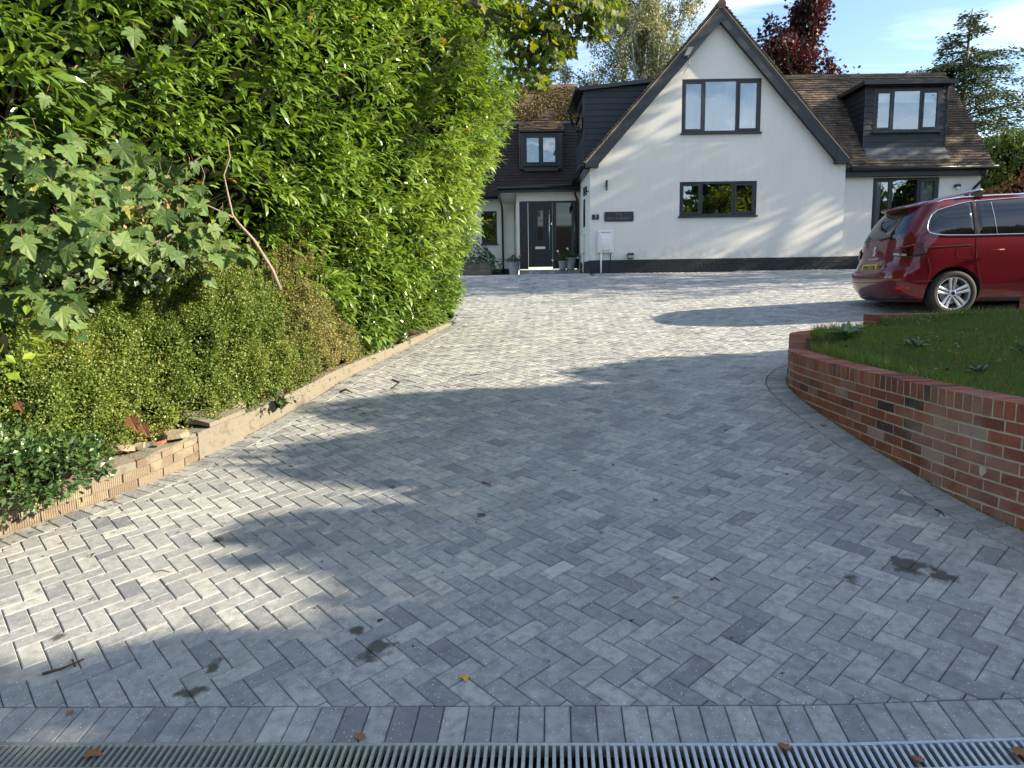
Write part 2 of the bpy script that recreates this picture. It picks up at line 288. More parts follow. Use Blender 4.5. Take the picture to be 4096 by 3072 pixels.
# ------------------------------------------------------------------ object helpers
ORG = {}
def np_mesh(name, V, F, rnd=None, smooth=False, along=None):
    V = np.asarray(V, np.float32); me = bpy.data.meshes.new(name)
    if isinstance(F, np.ndarray): k = F.shape[1]; cnt = np.full(len(F), k, np.int32); flat = F.astype(np.int32).ravel()
    else: cnt = np.array([len(f) for f in F], np.int32); flat = np.array([i for f in F for i in f], np.int32)
    me.vertices.add(len(V)); me.vertices.foreach_set('co', V.ravel()); me.loops.add(len(flat)); me.loops.foreach_set('vertex_index', flat)
    me.polygons.add(len(cnt)); st = np.zeros(len(cnt), np.int32); st[1:] = np.cumsum(cnt)[:-1]; me.polygons.foreach_set('loop_start', st); me.polygons.foreach_set('loop_total', cnt)
    me.polygons.foreach_set('use_smooth', np.full(len(cnt), bool(smooth)))
    me.update(calc_edges=True)
    for nm, arr in (('rnd', rnd), ('along', along)):
        if arr is not None:
            a = me.attributes.new(nm, 'FLOAT', 'POINT'); a.data.foreach_set('value', np.broadcast_to(np.asarray(arr, np.float32), (len(V),)).copy())
    return me
def link(name, data, parent=None, m=None):
    o = bpy.data.objects.new(name, data); COL.objects.link(o)
    if parent: o.parent = parent
    if m is not None and data is not None and not data.materials: data.materials.append(m)
    return o
def thing(name, label, cat, loc=(0, 0, 0), group=None):
    o = bpy.data.objects.new(name, None); COL.objects.link(o); o.location = loc; o.empty_display_size = .2
    o['label'] = label; o['category'] = cat
    if group: o['group'] = group
    ORG[o.name] = Vector(loc); return o
def tag(o, label=None, cat=None, group=None, kind=None):
    for k, v in (('label', label), ('category', cat), ('group', group), ('kind', kind)):
        if v: o[k] = v
    return o
class MB:
    def __init__(s): s.V = []; s.F = []; s.R = []; s.A = []
    def add(s, V, F, r=.5, al=0.):
        b = len(s.V); s.V += [tuple(v) for v in V]; s.F += [tuple(i+b for i in f) for f in F]; s.R += [r]*len(V)
        s.A += list(al) if hasattr(al, '__len__') else [al]*len(V); return s
    def box(s, x0, x1, y0, y1, z0, z1, r=.5):
        return s.add([(x0, y0, z0), (x1, y0, z0), (x1, y1, z0), (x0, y1, z0), (x0, y0, z1), (x1, y0, z1), (x1, y1, z1), (x0, y1, z1)],
                     [(0, 3, 2, 1), (4, 5, 6, 7), (0, 1, 5, 4), (1, 2, 6, 5), (2, 3, 7, 6), (3, 0, 4, 7)], r)
    def bbox(s, x0, x1, y0, y1, z0, z1, b=.004, r=.5):          # box with bevelled vertical and horizontal front edges
        V = []
        for (z, i) in ((z0, b), (z0+b, 0), (z1-b, 0), (z1, b)):
            V += [(x0+i, y0+b, z), (x0+b, y0+i, z), (x1-b, y0+i, z), (x1-i, y0+b, z), (x1-i, y1-b, z), (x1-b, y1-i, z), (x0+b, y1-i, z), (x0+i, y1-b, z)]
        F = [tuple(range(7, -1, -1)), tuple(range(24, 32))]
        for k in range(3):
            for j in range(8): F.append((k*8+j, k*8+(j+1) % 8, (k+1)*8+(j+1) % 8, (k+1)*8+j))
        return s.add(V, F, r)
    def hexa(s, P, r=.5, al=0.):                                 # 8 corners, bottom then top
        return s.add(P, [(0, 3, 2, 1), (4, 5, 6, 7), (0, 1, 5, 4), (1, 2, 6, 5), (2, 3, 7, 6), (3, 0, 4, 7)], r, al)
    def prism(s, poly, y0, y1, r=.5):                            # polygon in XZ extruded in Y
        n = len(poly); V = [(x, y0, z) for x, z in poly]+[(x, y1, z) for x, z in poly]
        return s.add(V, [tuple(range(n)), tuple(range(2*n-1, n-1, -1))]+[(i, i+n, (i+1) % n+n, (i+1) % n) for i in range(n)], r)
    def tube(s, pts, rad_, n=8, r=.5, cap=True):
        pts = [Vector(p) for p in pts]; m = len(pts); rr = rad_ if hasattr(rad_, '__len__') else [rad_]*m
        b = len(s.V); V = []; ref = Vector((0, 0, 1)) if abs((pts[-1]-pts[0]).normalized().z) < .9 else Vector((1, 0, 0))
        for i, p in enumerate(pts):
            d = (pts[min(i+1, m-1)]-pts[max(i-1, 0)]).normalized(); a = d.cross(ref).normalized(); c = a.cross(d)
            for k in range(n):
                th = 2*math.pi*k/n; V.append(p+(a*math.cos(th)+c*math.sin(th))*rr[i])
        F = [(i*n+k, i*n+(k+1) % n, (i+1)*n+(k+1) % n, (i+1)*n+k) for i in range(m-1) for k in range(n)]
        if cap: F += [tuple(range(n-1, -1, -1)), tuple((m-1)*n+k for k in range(n))]
        return s.add(V, F, r)
    def lathe(s, prof, c=(0, 0, 0), n=20, axis='z', r=.5):
        V = []
        for (q, h) in prof:
            for k in range(n):
                th = 2*math.pi*k/n; a, b_ = q*math.cos(th), q*math.sin(th)
                V.append((c[0]+a, c[1]+b_, c[2]+h) if axis == 'z' else (c[0]+a, c[1]+h, c[2]+b_))
        m = len(prof); F = [(i*n+k, i*n+(k+1) % n, (i+1)*n+(k+1) % n, (i+1)*n+k) for i in range(m-1) for k in range(n)]
        if axis != 'z': F = [tuple(reversed(f)) for f in F]
        return s.add(V, F, r)
    def obj(s, name, m, parent=None, smooth=False, label=None, kind=None, **kw):
        V = np.array(s.V, float); o0 = ORG.get(parent.name, Vector((0, 0, 0))) if parent else Vector((0, 0, 0))
        me = np_mesh(name, V-np.array(o0), s.F, s.R, smooth, s.A); o = link(name, me, parent, MT[m] if isinstance(m, str) else m)
        ORG[o.name] = o0
        tag(o, label, kind=kind, **kw)
        return o
def B(x0, x1, y0, y1, z0, z1): return MB().box(x0, x1, y0, y1, z0, z1)
def autosmooth(o, ang=40):
    me = o.data; me.polygons.foreach_set('use_smooth', np.ones(len(me.polygons), bool))
    try: me.set_sharp_from_angle(angle=rad(ang))
    except Exception: pass
def text_mesh(s, size, font_thick=.0, bold=0.):
    cu = bpy.data.curves.new('lettering', 'FONT'); cu.body = s; cu.size = size; cu.align_x = 'CENTER'; cu.align_y = 'CENTER'; cu.extrude = .0015; cu.offset = bold; cu.resolution_u = 3
    o = bpy.data.objects.new('tmp_text', cu); COL.objects.link(o); dg = bpy.context.evaluated_depsgraph_get()
    me = bpy.data.meshes.new_from_object(o.evaluated_get(dg)); bpy.data.objects.remove(o); V = np.zeros(len(me.vertices)*3); me.vertices.foreach_get('co', V)
    V = V.reshape(-1, 3); F = [tuple(p.vertices) for p in me.polygons]; return V, F
def pieces(name, parent, items, m, limit=300, pos=(0, 0, 0), stuff=None, along=False):
    """items: (V, F, rnd[, along]); the ones showing largest become single parts, the rest one joined part."""
    if len(items) > limit:
        def score(it):
            v = np.array(it[0]); c = v.mean(0); ext = (v.max(0)-v.min(0)); return np.linalg.norm(c)/max(.02, np.sort(ext)[1:].prod()**.5)
        items = sorted(items, key=score)
    for it in items[:limit]:
        mb = MB().add(it[0], it[1], it[2], it[3] if len(it) > 3 else 0.); mb.obj(name, m, parent)
    rest = items[limit:]
    if rest:
        mb = MB()
        for it in rest: mb.add(it[0], it[1], it[2], it[3] if len(it) > 3 else 0.)
        mb.obj(stuff or name+'s_beyond', m, parent, kind='stuff')
# ------------------------------------------------------------------ ground, street
def sheet(name, xs, ys, zf, m, kind='structure', mask=None, parent=None):
    X, Y = np.meshgrid(xs, ys); Z = zf(X, Y); V = np.stack([X, Y, Z], -1).reshape(-1, 3); nx = len(xs)
    I, J = np.meshgrid(np.arange(nx-1), np.arange(len(ys)-1)); a = (J*nx+I).ravel(); F = np.stack([a, a+1, a+nx+1, a+nx], -1)
    if mask is not None: c = V[F].mean(1); F = F[mask(c[:, 0], c[:, 1])]
    o = link(name, np_mesh(name, V, F, smooth=True), parent, MT[m]); tag(o, kind=kind); return o
far = np.array([-600, -250, -120, -60, -30, -20]); xs = np.concatenate([far, np.arange(-14, 18, 1.), [20, 30, 60, 120, 250, 600]])
ys = np.concatenate([[-600, -250, -120, -60, -30, -15, -8, -4], np.arange(-2, 26, .5), [30, 40, 60, 120, 250, 600]])
sheet('ground', xs, ys, lambda x, y: G(x, y)-.12, 'farland')
# ------------------------------------------------------------------ driveway outlines
ALPHA = rad(3.5); A = np.array([math.cos(ALPHA), -math.sin(ALPHA)]); Bv = np.array([math.sin(ALPHA), math.cos(ALPHA)])
def interp_curve(pts, step=.05):
    P = np.array(pts, float)
    Q = [P[0]]                                                    # Catmull-Rom through the points
    E = np.vstack([2*P[0]-P[1], P, 2*P[-1]-P[-2]])
    for i in range(1, len(E)-2):
        n = max(2, int(np.linalg.norm(E[i+1]-E[i])/step))
        for k in range(1, n+1):
            t = k/n; Q.append(.5*((2*E[i])+(-E[i-1]+E[i+1])*t+(2*E[i-1]-5*E[i]+4*E[i+1]-E[i+2])*t*t+(-E[i-1]+3*E[i]-3*E[i+1]+E[i+2])*t**3))
    return np.array(Q)
def arclen(Q): return np.concatenate([[0], np.cumsum(np.linalg.norm(np.diff(Q, axis=0), axis=1))])
def curve_at(Q, S, s):
    return np.array([np.interp(s, S, Q[:, 0]), np.interp(s, S, Q[:, 1])])
def curve_n(Q, S, s):                                            # left-hand normal of travel
    a = curve_at(Q, S, s-.04); b = curve_at(Q, S, s+.04); d = b-a; d /= np.linalg.norm(d); return np.array([-d[1], d[0]])
LW = interp_curve([(-4.75, 2.3), (-4.05, 3.4), (-3.38, 4.49), (-3.1, 4.89), (-2.81, 5.37), (-2.56, 6.12), (-2.47, 6.37), (-2.17, 7.63), (-2.08, 8.18), (-1.96, 8.76), (-1.8, 9.34), (-1.6, 10.06), (-1.38, 10.89), (-1.22, 11.48), (-1.0, 12.18), (-.93, 12.6)])
LS = arclen(LW)
RW = interp_curve([(3.6, 1.8), (3.1, 2.9), (2.84, 3.85), (2.76, 4.3), (2.73, 4.85), (2.71, 5.5), (2.71, 6.0), (2.72, 6.45), (2.75, 6.85), (2.82, 7.2), (2.98, 7.52), (3.3, 7.82), (3.75, 8.05), (4.25, 8.17), (5.0, 8.22), (6.0, 8.24), (7.5, 8.26), (9.5, 8.3)])
RS = arclen(RW)
B0 = np.array([-.02, 2.685])                                     # herringbone starts at this line, soldier course in front of it
ED = .205
def offs(Q, d):
    T = np.gradient(Q, axis=0); T /= np.linalg.norm(T, axis=1)[:, None]; return Q+np.stack([-T[:, 1], T[:, 0]], -1)*d
LE = offs(LW, -ED); RE = offs(RW, ED)                             # inner edges of the edge courses (drive lies right of LW, left of RW)
def clip_poly(poly, p, n):                                       # keep side where (x-p).n > 0
    out_ = []
    for i in range(len(poly)):
        a, b = poly[i], poly[(i+1) % len(poly)]; da, db = np.dot(a-p, n), np.dot(b-p, n)
        if da >= 0: out_.append(a)
        if (da >= 0) != (db >= 0): out_.append(a+(b-a)*(da/(da-db)))
    return out_
def area(p):
    if len(p) < 3: return 0
    p = np.array(p); x, y = p[:, 0], p[:, 1]; return abs(np.dot(x, np.roll(y, -1))-np.dot(y, np.roll(x, -1)))/2
def clip_curve(poly, E, side, rad_=.16):
    c = np.mean(poly, 0); d2 = ((E-c)**2).sum(1); i = int(d2.argmin())
    if i in (0, len(E)-1): i = min(max(i, 1), len(E)-2)
    T = E[i+1]-E[i-1]; T /= np.linalg.norm(T); n = np.array([-T[1], T[0]])*side
    dist = np.dot(c-E[i], n)
    if dist > rad_: return poly
    if dist < -rad_: return []
    return clip_poly(poly, E[i], n)
def block(poly, r, gap=.0022, cham=.0045, hgt=.045, dz=0.):
    P = np.array(poly)
    if np.sum(P[:, 0]*np.roll(P[:, 1], -1)-P[:, 1]*np.roll(P[:, 0], -1)) < 0: P = P[::-1]
    c = P.mean(0)
    def inset(d):
        n = len(P); R = []
        for i in range(n):
            a, b_, e = P[i-1], P[i], P[(i+1) % n]; u = b_-a; u /= np.linalg.norm(u)+1e-9; v = e-b_; v /= np.linalg.norm(v)+1e-9
            n1 = np.array([-u[1], u[0]]); n2 = np.array([-v[1], v[0]]); m_ = n1+n2; L_ = max(.35, np.dot(m_, n1)); R.append(b_+m_*(d/L_))
        return np.array(R)
    o1, o2 = inset(gap), inset(gap+cham); n = len(P); tx, ty = rng.normal(0, .004, 2)
    def zz(Q, e): return G(Q[:, 0], Q[:, 1])+e+dz+(Q[:, 0]-c[0])*tx+(Q[:, 1]-c[1])*ty
    V = np.vstack([np.c_[o2, zz(o2, 0)], np.c_[o1, zz(o1, -.004)], np.c_[o1, zz(o1, -hgt)]])
    F = [tuple(range(n))]+[(i, i+n, (i+1) % n+n, (i+1) % n) for i in range(n)]+[(i+n, i+2*n, (i+1) % n+2*n, (i+1) % n+n) for i in range(n)]
    F = [F[0]]+[tuple(reversed(f)) if False else f for f in F[1:]]
    return V.tolist(), F, r
def grey():
    u = rng.random(); return float(np.clip(rng.normal(.45, .215), .0, .85)) if u < .975 else float(rng.uniform(.82, .95))
blocks = []
ap = hit(1999.8, 2705.8); ap = np.array([ap.x, ap.y]); U = .1013
ph = (A-Bv)/math.sqrt(2)*U; qh = (A+Bv)/math.sqrt(2)*U; O = ap-qh
for i in range(-140, 200):
    for j in range(-90, 90):
        b0 = np.array([i+2*j, i-2*j], float)
        for typ in (0, 1):
            if typ == 0: cs = [(0, 0), (2, 0), (2, 1), (0, 1)]
            else: cs = [(0, 1), (1, 1), (1, 3), (0, 3)]
            c = O+ph*(b0[0]+.7)+qh*(b0[1]+.8)
            if c[1] < 2.3 or c[1] > 24.2 or c[0] < -4.4 or c[0] > 12.6: continue
            if c[1] > 18.8 and not (-2.6 < c[0] < 2.2): continue
            if c[1] > 12.6 and c[0] < -2.7: continue
            if c[1] > 7.5 and c[0]/c[1] > .76: continue
            if c[1] < 7.4 and (c[0] > 3.3): continue
            poly = [O+ph*(b0[0]+a)+qh*(b0[1]+b) for a, b in cs]
            near_l = c[1] < 12.6
            if near_l: poly = clip_curve(poly, LE, -1, .17)
            if len(poly) < 3: continue
            poly = clip_curve(poly, RE, 1, .17)
            if len(poly) < 3: continue
            if np.mean(poly, 0)[1] < 3.4: poly = clip_poly(poly, B0, Bv)
            if c[1] > 18.3 and c[0] > 1.7:
                poly = clip_poly(poly, np.array([0, 18.9]), np.array([0, -1.])) if c[0] > 2.15 else clip_poly(poly, np.array([2.08, 0]), np.array([-1., 0]))
            if area(poly) < .0009: continue
            blocks.append(block(poly, grey(), dz=float(rng.normal(0, .0012))))
# soldier course at the foot of the drive
for k in range(-46, 34):
    a0, a1 = B0+A*(k*.1025+.03)-Bv*.002, B0+A*((k+1)*.1025+.03)-Bv*.002
    poly = [a0-Bv*.2, a1-Bv*.2, a1, a0]
    if -4.6 < a0[0] < 3.5: blocks.append(block(poly, grey()*.9, dz=-.001))
def edge_course(Q, S, d, s0, s1):
    s = s0
    while s < s1:
        p0, p1 = curve_at(Q, S, s), curve_at(Q, S, s+.1025); n0, n1 = curve_n(Q, S, s), curve_n(Q, S, s+.1025)
        poly = [p0, p1, p1+n1*d, p0+n0*d]
        poly = clip_poly(poly, B0, Bv) if p0[1] < 3.3 else poly
        if area(poly) > .002: blocks.append(block(poly, grey()*.8, dz=-.001))
        s += .1025
edge_course(LW, LS, -(ED-.003), .2, LS[-1]-.1); edge_course(RW, RS, ED-.003, .4, RS[-1]-2)
drv = sheet('driveway', np.arange(-5, 13.01, .25), np.arange(2.55, 24.3, .25), lambda x, y: G(x, y)-.011, 'joint',
            mask=lambda x, y: ~((y < 12) & (x < np.interp(y, LW[:, 1], LW[:, 0])-.4)) & ~((x > 3.3) & (y < 7.6)))
def psc(b): v = np.mean(b[0], 0); return np.linalg.norm(v)+(100 if abs(v[0])/max(v[1], .1) > .76 else 0)
blocks.sort(key=psc)
pieces('paving_block', drv, blocks[:300], 'paver', 300)
mb = MB()
for b in blocks[300:]: mb.add(*b)
mb.obj('paving_blocks_beyond', 'paver', drv, kind='stuff')
# street side
d0 = B0-Bv*.2
def strip(name, b0, b1, m, dz, steps=40, a0=-6, a1=6, kind='structure', extra=None):
    V = []; F = []
    for k in range(steps+1):
        for b in (b0, b1):
            p = d0+A*(a0+(a1-a0)*k/steps)-Bv*b; V.append((p[0], p[1], g(p[0], p[1])+dz))
    for k in range(steps): F.append((2*k+1, 2*k+3, 2*k+2, 2*k))
    o = MB().add(V, F).obj(name, m); tag(o, kind=kind); return o
strip('pavement', .148, 2.6, 'concrete', -.004); strip('road', 2.62, 12, 'asphalt', -.1)
strip('drain_bed', -.01, .16, 'dark', -.09)
dr = thing('channel_drain', 'long galvanised slotted channel drain across the foot of the driveway', 'drain', (d0[0], d0[1], g(*d0)))
def dpt(a, b, dz): p = d0+A*a-Bv*b; return (p[0], p[1], g(p[0], p[1])+dz)
for b0_, b1_, nm in ((.004, .018, 'frame_rail'), (.128, .146, 'frame_rail')):
    m_ = MB()
    for k in range(-30, 30):
        a0, a1 = k*.1, (k+1)*.1
        m_.hexa([dpt(a0, b1_, -.05), dpt(a1, b1_, -.05), dpt(a1, b0_, -.05), dpt(a0, b0_, -.05), dpt(a0, b1_, -.001), dpt(a1, b1_, -.001), dpt(a1, b0_, -.001), dpt(a0, b0_, -.001)])
    m_.obj(nm, 'steel', dr)
MT_bars = 0
for k in range(-84, 84):
    a = k*.0285
    if abs((a+3.0) % 1.0) < .0128 or True:
        w = .0078
        MB().hexa([dpt(a-w, .128, -.022), dpt(a+w, .128, -.022), dpt(a+w, .018, -.022), dpt(a-w, .018, -.022), dpt(a-w*.8, .128, -.003), dpt(a+w*.8, .128, -.003), dpt(a+w*.8, .018, -.003), dpt(a-w*.8, .018, -.003)], .5).obj('grate_bar', 'steel', dr)
# ------------------------------------------------------------------ brick retaining wall on the right
TOPS = []
s_tip = RS[int(np.argmin(((RW-np.array([2.86, 7.3]))**2).sum(1)))]; s_c = RS[int(np.argmin(((RW-np.array([4.02, 8.13]))**2).sum(1)))]; s_d = RS[int(np.argmin(((RW-np.array([5.9, 8.24]))**2).sum(1)))]
SEG = [(.3, s_tip, -.705), (s_tip, s_c, -.552), (s_c, s_d, -.402), (s_d, RS[-1]-.6, -.252)]
bw = thing('brick_retaining_wall', 'curved stepped red brick retaining wall with brick on edge coping around the lawn', 'wall', (2.8, 6, -1.3))
mort = MB(); bricks = []
def wp(s, d, z): p = curve_at(RW, RS, s)-curve_n(RW, RS, s)*d; return (p[0], p[1], z)   # d>0 goes into the bank
for (sa, sb, top) in SEG:
    s = sa
    while s < sb-.001:                                            # mortar core in short lengths
        e = min(s+.12, sb); zb = g(*curve_at(RW, RS, s))-.08; zb2 = g(*curve_at(RW, RS, e))-.08
        mort.hexa([wp(s, .0035, zb), wp(s, .205, zb), wp(e, .205, zb2), wp(e, .0035, zb2), wp(s, .0035, top-.004), wp(s, .205, top-.004), wp(e, .205, top-.004), wp(e, .0035, top-.004)])
        s = e
    def brick(s0, s1, d0_, d1_, z0, z1, r):
        j = lambda q=.0011: rng.normal(0, q); n = 1
        P = [wp(s0+j(), d0_+j(), z0+j()), wp(s0+j(), d1_, z0), wp(s1+j(), d1_, z0), wp(s1+j(), d0_+j(), z0+j()), wp(s0+j(), d0_+j(), z1+j()), wp(s0+j(), d1_, z1), wp(s1+j(), d1_, z1), wp(s1+j(), d0_+j(), z1+j())]
        bricks.append((P, [(0, 3, 2, 1), (4, 5, 6, 7), (0, 1, 5, 4), (1, 2, 6, 5), (2, 3, 7, 6), (3, 0, 4, 7)], r))
    n = max(1, round((sb-sa)/.075)); pt = (sb-sa)/n
    for k in range(n): brick(sa+k*pt+.0062, sa+(k+1)*pt-.0062, rng.normal(.0, .0012), .215, top-.1025, top+rng.normal(0, .0012), float(np.clip(rng.normal(.45, .22), 0, .85)))
    for c in range(11):
        z1 = top-.1125-.01-c*.075+.01; z0 = z1-.065; s = sa-(.1125 if c % 2 else 0)
        while s < sb:
            a, b_ = max(s, sa), min(s+.2155, sb)
            if b_-a > .03 and z1 > min(g(*curve_at(RW, RS, a)), g(*curve_at(RW, RS, b_)))-.01 and not (sa > s_tip-.01 and c > 3):
                brick(a+.0015, b_-.0015, .0, .1, z0+.002, z1-.001, float(np.clip(rng.normal(.5, .26), 0, 1)))
            s += .2255
for s_, top in ((s_tip, -.552), (s_c, -.402), (s_d, -.252)):       # blunt stepped ends
    for c in range(2):
        z1 = top-.003-c*.076; bricks.append(([wp(s_-.006, .004, z1-.068), wp(s_-.006, .21, z1-.068), wp(s_+.05, .21, z1-.068), wp(s_+.05, .004, z1-.068), wp(s_-.006, .004, z1), wp(s_-.006, .21, z1), wp(s_+.05, .21, z1), wp(s_+.05, .004, z1)], [(0, 3, 2, 1), (4, 5, 6, 7), (0, 1, 5, 4), (1, 2, 6, 5), (2, 3, 7, 6), (3, 0, 4, 7)], float(rng.uniform(.2, .6))))
mort.obj('mortar', 'mortar', bw)
def bscore(it):
    v = np.mean(it[0], 0); ok = v[0]/max(v[1], .1) < .76 and v[1] > 2.6 and v[2] > g(v[0], v[1])-.03
    return np.linalg.norm(v)+(0 if ok else 100)
bricks.sort(key=bscore); vis = [b for b in bricks if bscore(b) < 90]
for it in vis[:300]: MB().add(*it).obj('brick', 'brick', bw)
mb = MB()
for it in vis[300:]+[b for b in bricks if bscore(b) >= 90]: mb.add(*it)
if mb.V: mb.obj('bricks_beyond', 'brick', bw, kind='stuff')
# lawn
def lawnz0(x, y): return -.75+.066*(np.asarray(y, float)-4.8)+.06*(np.asarray(x, float)-3.2)+.012*np.sin(np.asarray(x)*2.3)*np.cos(np.asarray(y)*1.7)
def lawnz(x, y):
    z = lawnz0(x, y); d, s_ = bank_d(x, y, True); top = np.where(s_ < s_tip, -.715, np.where(s_ < s_c, -.575, np.where(s_ < s_d, -.43, -.3)))
    return z-np.maximum(0, z-top)*(1-sst((d-.2)/.55))
INW = offs(RW, -.2)
RWT = unit_t = np.gradient(RW, axis=0); RWT = RWT/np.linalg.norm(RWT, axis=1)[:, None]
def bank_d(x, y, idx=False):
    """signed distance into the bank from the wall's outer face"""
    sh = np.shape(x); q = np.stack([np.ravel(x), np.ravel(y)], -1).astype(np.float32); out_ = np.empty(len(q)); ix = np.empty(len(q), int)
    R2 = RW[::2]; T2 = RWT[::2]
    for a in range(0, len(q), 20000):
        c = q[a:a+20000]; d = c[:, None]-R2[None]; i = (d**2).sum(-1).argmin(1); dd_ = c-R2[i]; out_[a:a+20000] = -(dd_[:, 0]*-T2[i, 1]+dd_[:, 1]*T2[i, 0]); ix[a:a+20000] = i
    return (out_.reshape(sh), RS[::2][ix].reshape(sh)) if idx else out_.reshape(sh)
def in_lawn(x, y, m=.2): return (bank_d(x, y) > m) & (np.asarray(y) > 2.2) & (np.asarray(x) < 9) & (np.asarray(x) > 2.6)
def in_lawn_wide(x, y): return in_lawn(x, y, .16)
lx = np.arange(2.5, 9.01, .05); ly = np.arange(1.8, 8.3, .05)
sheet('lawn', lx, ly, lawnz, 'earthgreen', mask=in_lawn_wide)
# ------------------------------------------------------------------ foliage toolkit
def unit(v): return v/np.maximum(np.linalg.norm(v, axis=-1, keepdims=True), 1e-9)
T_LAUREL = (np.array([(0, 0, 0), (0, .33, .015), (0, .7, .0), (0, 1, -.1), (-.15, .3, .05), (-.125, .68, .03), (.15, .3, .05), (.125, .68, .03)]),
            [(0, 4, 1), (0, 1, 6), (1, 4, 5), (1, 5, 2), (1, 2, 7), (1, 7, 6), (2, 5, 3), (2, 3, 7)])
T_OVAL = (np.array([(0, 0, 0), (-.3, .45, .04), (0, 1, 0), (.3, .45, .04), (0, .5, -.02)]), [(0, 4, 1), (1, 4, 2), (0, 3, 4), (3, 2, 4)])
T_QUAD = (np.array([(0, 0, 0), (-.34, .5, .06), (0, 1, 0), (.34, .5, .06)]), [(0, 3, 1), (1, 3, 2)])
T_BLADE = (np.array([(-.03, 0, 0), (.03, 0, 0), (.02, .55, .08), (-.02, .55, .08), (0, 1, .28)]), [(0, 1, 2), (0, 2, 3), (3, 2, 4)])
def syc_template():
    pts = [(0, .02), (-.16, -.1), (-.3, -.02), (-.42, .1), (-.34, .16), (-.5, .3), (-.54, .46), (-.4, .42), (-.26, .4), (-.3, .56), (-.2, .66), (-.14, .8), (0, 1.0)]
    full = pts+[(-x, y) for x, y in pts[-2:0:-1]]; V = [(0, .3, 0)]+[(x, y, .1*abs(x)-.24*y*y+(.012 if i % 2 else -.008)) for i, (x, y) in enumerate(full)]
    n = len(full); return np.array(V), [(0, 1+(i+1) % n, 1+i) for i in range(n)]
T_SYC = syc_template()
def star_template():
    V = [(0, .35, 0)]; n = 10
    for k in range(n):
        a = 2*math.pi*k/n+math.pi/2; r_ = .55 if k % 2 == 0 else .3; V.append((math.cos(a)*r_, .4+math.sin(a)*r_, .04*(k % 3)))
    return np.array(V), [(0, 1+k, 1+(k+1) % n) for k in range(n)]
T_STAR = star_template()
def leaf_arrays(P, D, Nn, size, T):
    TV, TF = T; D = unit(D); S = unit(np.cross(D, Nn)); Nn = np.cross(S, D); k = len(TV)
    V = P[:, None, :]+size[:, None, None]*(TV[None, :, 0, None]*S[:, None]+TV[None, :, 1, None]*D[:, None]+TV[None, :, 2, None]*Nn[:, None])
    F = (np.arange(len(P))[:, None, None]*k+np.array(TF)[None]).reshape(-1, 3); return V.reshape(-1, 3), F, k, S, D, Nn
def leaves(name, parent, P, D, Nn, size, T, m, rnd=None, singles=0, single_name=None, kind=None):
    P = np.asarray(P); n = len(P); rnd = rng.random(n) if rnd is None else rnd; size = np.broadcast_to(size, (n,)).copy()
    if singles:
        inview = (np.abs(P[:, 0]/np.maximum(P[:, 1], .1)) < .72) & (P[:, 1] > 1) & ((P[:, 2]/np.maximum(P[:, 1], .1)) < .4)
        sc_ = np.linalg.norm(P, axis=1)/size+np.where(inview, 0, 1e6)+rng.random(n)*8; idx = np.argsort(sc_)[:singles]
        D_ = unit(D); S_ = unit(np.cross(D_, Nn)); N_ = np.cross(S_, D_); TV, TF = T; meshes = []
        for q in range(8): me = np_mesh(single_name, TV, np.array(TF), rnd=(q+.5)/8); me.materials.append(MT[m] if isinstance(m, str) else m); meshes.append(me)
        o0 = np.array(ORG.get(parent.name, Vector((0, 0, 0))))
        for i in idx:
            o = bpy.data.objects.new(single_name, meshes[int(min(.93, rnd[i])*8)]); COL.objects.link(o); o.parent = parent
            s_ = size[i]; p = P[i]-o0
            o.matrix_basis = Matrix(((S_[i, 0]*s_, D_[i, 0]*s_, N_[i, 0]*s_, p[0]), (S_[i, 1]*s_, D_[i, 1]*s_, N_[i, 1]*s_, p[1]), (S_[i, 2]*s_, D_[i, 2]*s_, N_[i, 2]*s_, p[2]), (0, 0, 0, 1)))
        keep = np.ones(n, bool); keep[idx] = False; P, D, Nn, size, rnd = P[keep], D[keep], Nn[keep], size[keep], rnd[keep]
    V, F, k, *_ = leaf_arrays(P, D, Nn, size, T); o0 = np.array(ORG.get(parent.name, Vector((0, 0, 0)))) if parent else 0
    o = link(name, np_mesh(name, V-o0, F, np.repeat(rnd, k)), parent, MT[m] if isinstance(m, str) else m); tag(o, kind=kind or 'stuff'); return o
def shoots(base, d, nl, length, lsize, droop=.25, spread=.85):
    """rows of alternate leaves along each shoot"""
    n = len(base); d = unit(d); t = (np.arange(nl)+.5)/nl; P = base[:, None]+d[:, None]*(t[None, :, None]*length[:, None, None] if np.ndim(length) else t[None, :, None]*length)
    P = P+np.array([0, 0, -1.])*(t**2*.12*(np.mean(length)))[None, :, None]
    a = rng.random((n, 1))*6.28+np.arange(nl)[None]*2.4; e1 = unit(np.cross(d, np.array([.1, .2, 1.]))); e2 = np.cross(d, e1)
    R = np.cos(a)[..., None]*e1[:, None]+np.sin(a)[..., None]*e2[:, None]*.8
    D = unit(d[:, None]*(.45+.6*t)[None, :, None]+R*spread*(1.15-.6*t)[None, :, None]+rng.normal(0, .16, (n, nl, 3))+np.array([0, 0, -droop]))
    Nn = np.array([0, 0, 1.])+d[:, None]*.35+rng.normal(0, .3, (n, nl, 3)); S = lsize*(rng.uniform(.72, 1.12, (n, nl)))
    return P.reshape(-1, 3), D.reshape(-1, 3), np.broadcast_to(Nn, D.shape).reshape(-1, 3), S.ravel()
def fbm(P, f, seed=0, oct=3):
    r = np.random.default_rng(seed); out_ = 0; amp = 1
    for o_ in range(oct):
        for _ in range(3):
            k = r.normal(0, 1, 3)*f*(2**o_); out_ = out_+amp*np.sin(P@k+r.random()*6.28)/3
        amp *= .55
    return out_
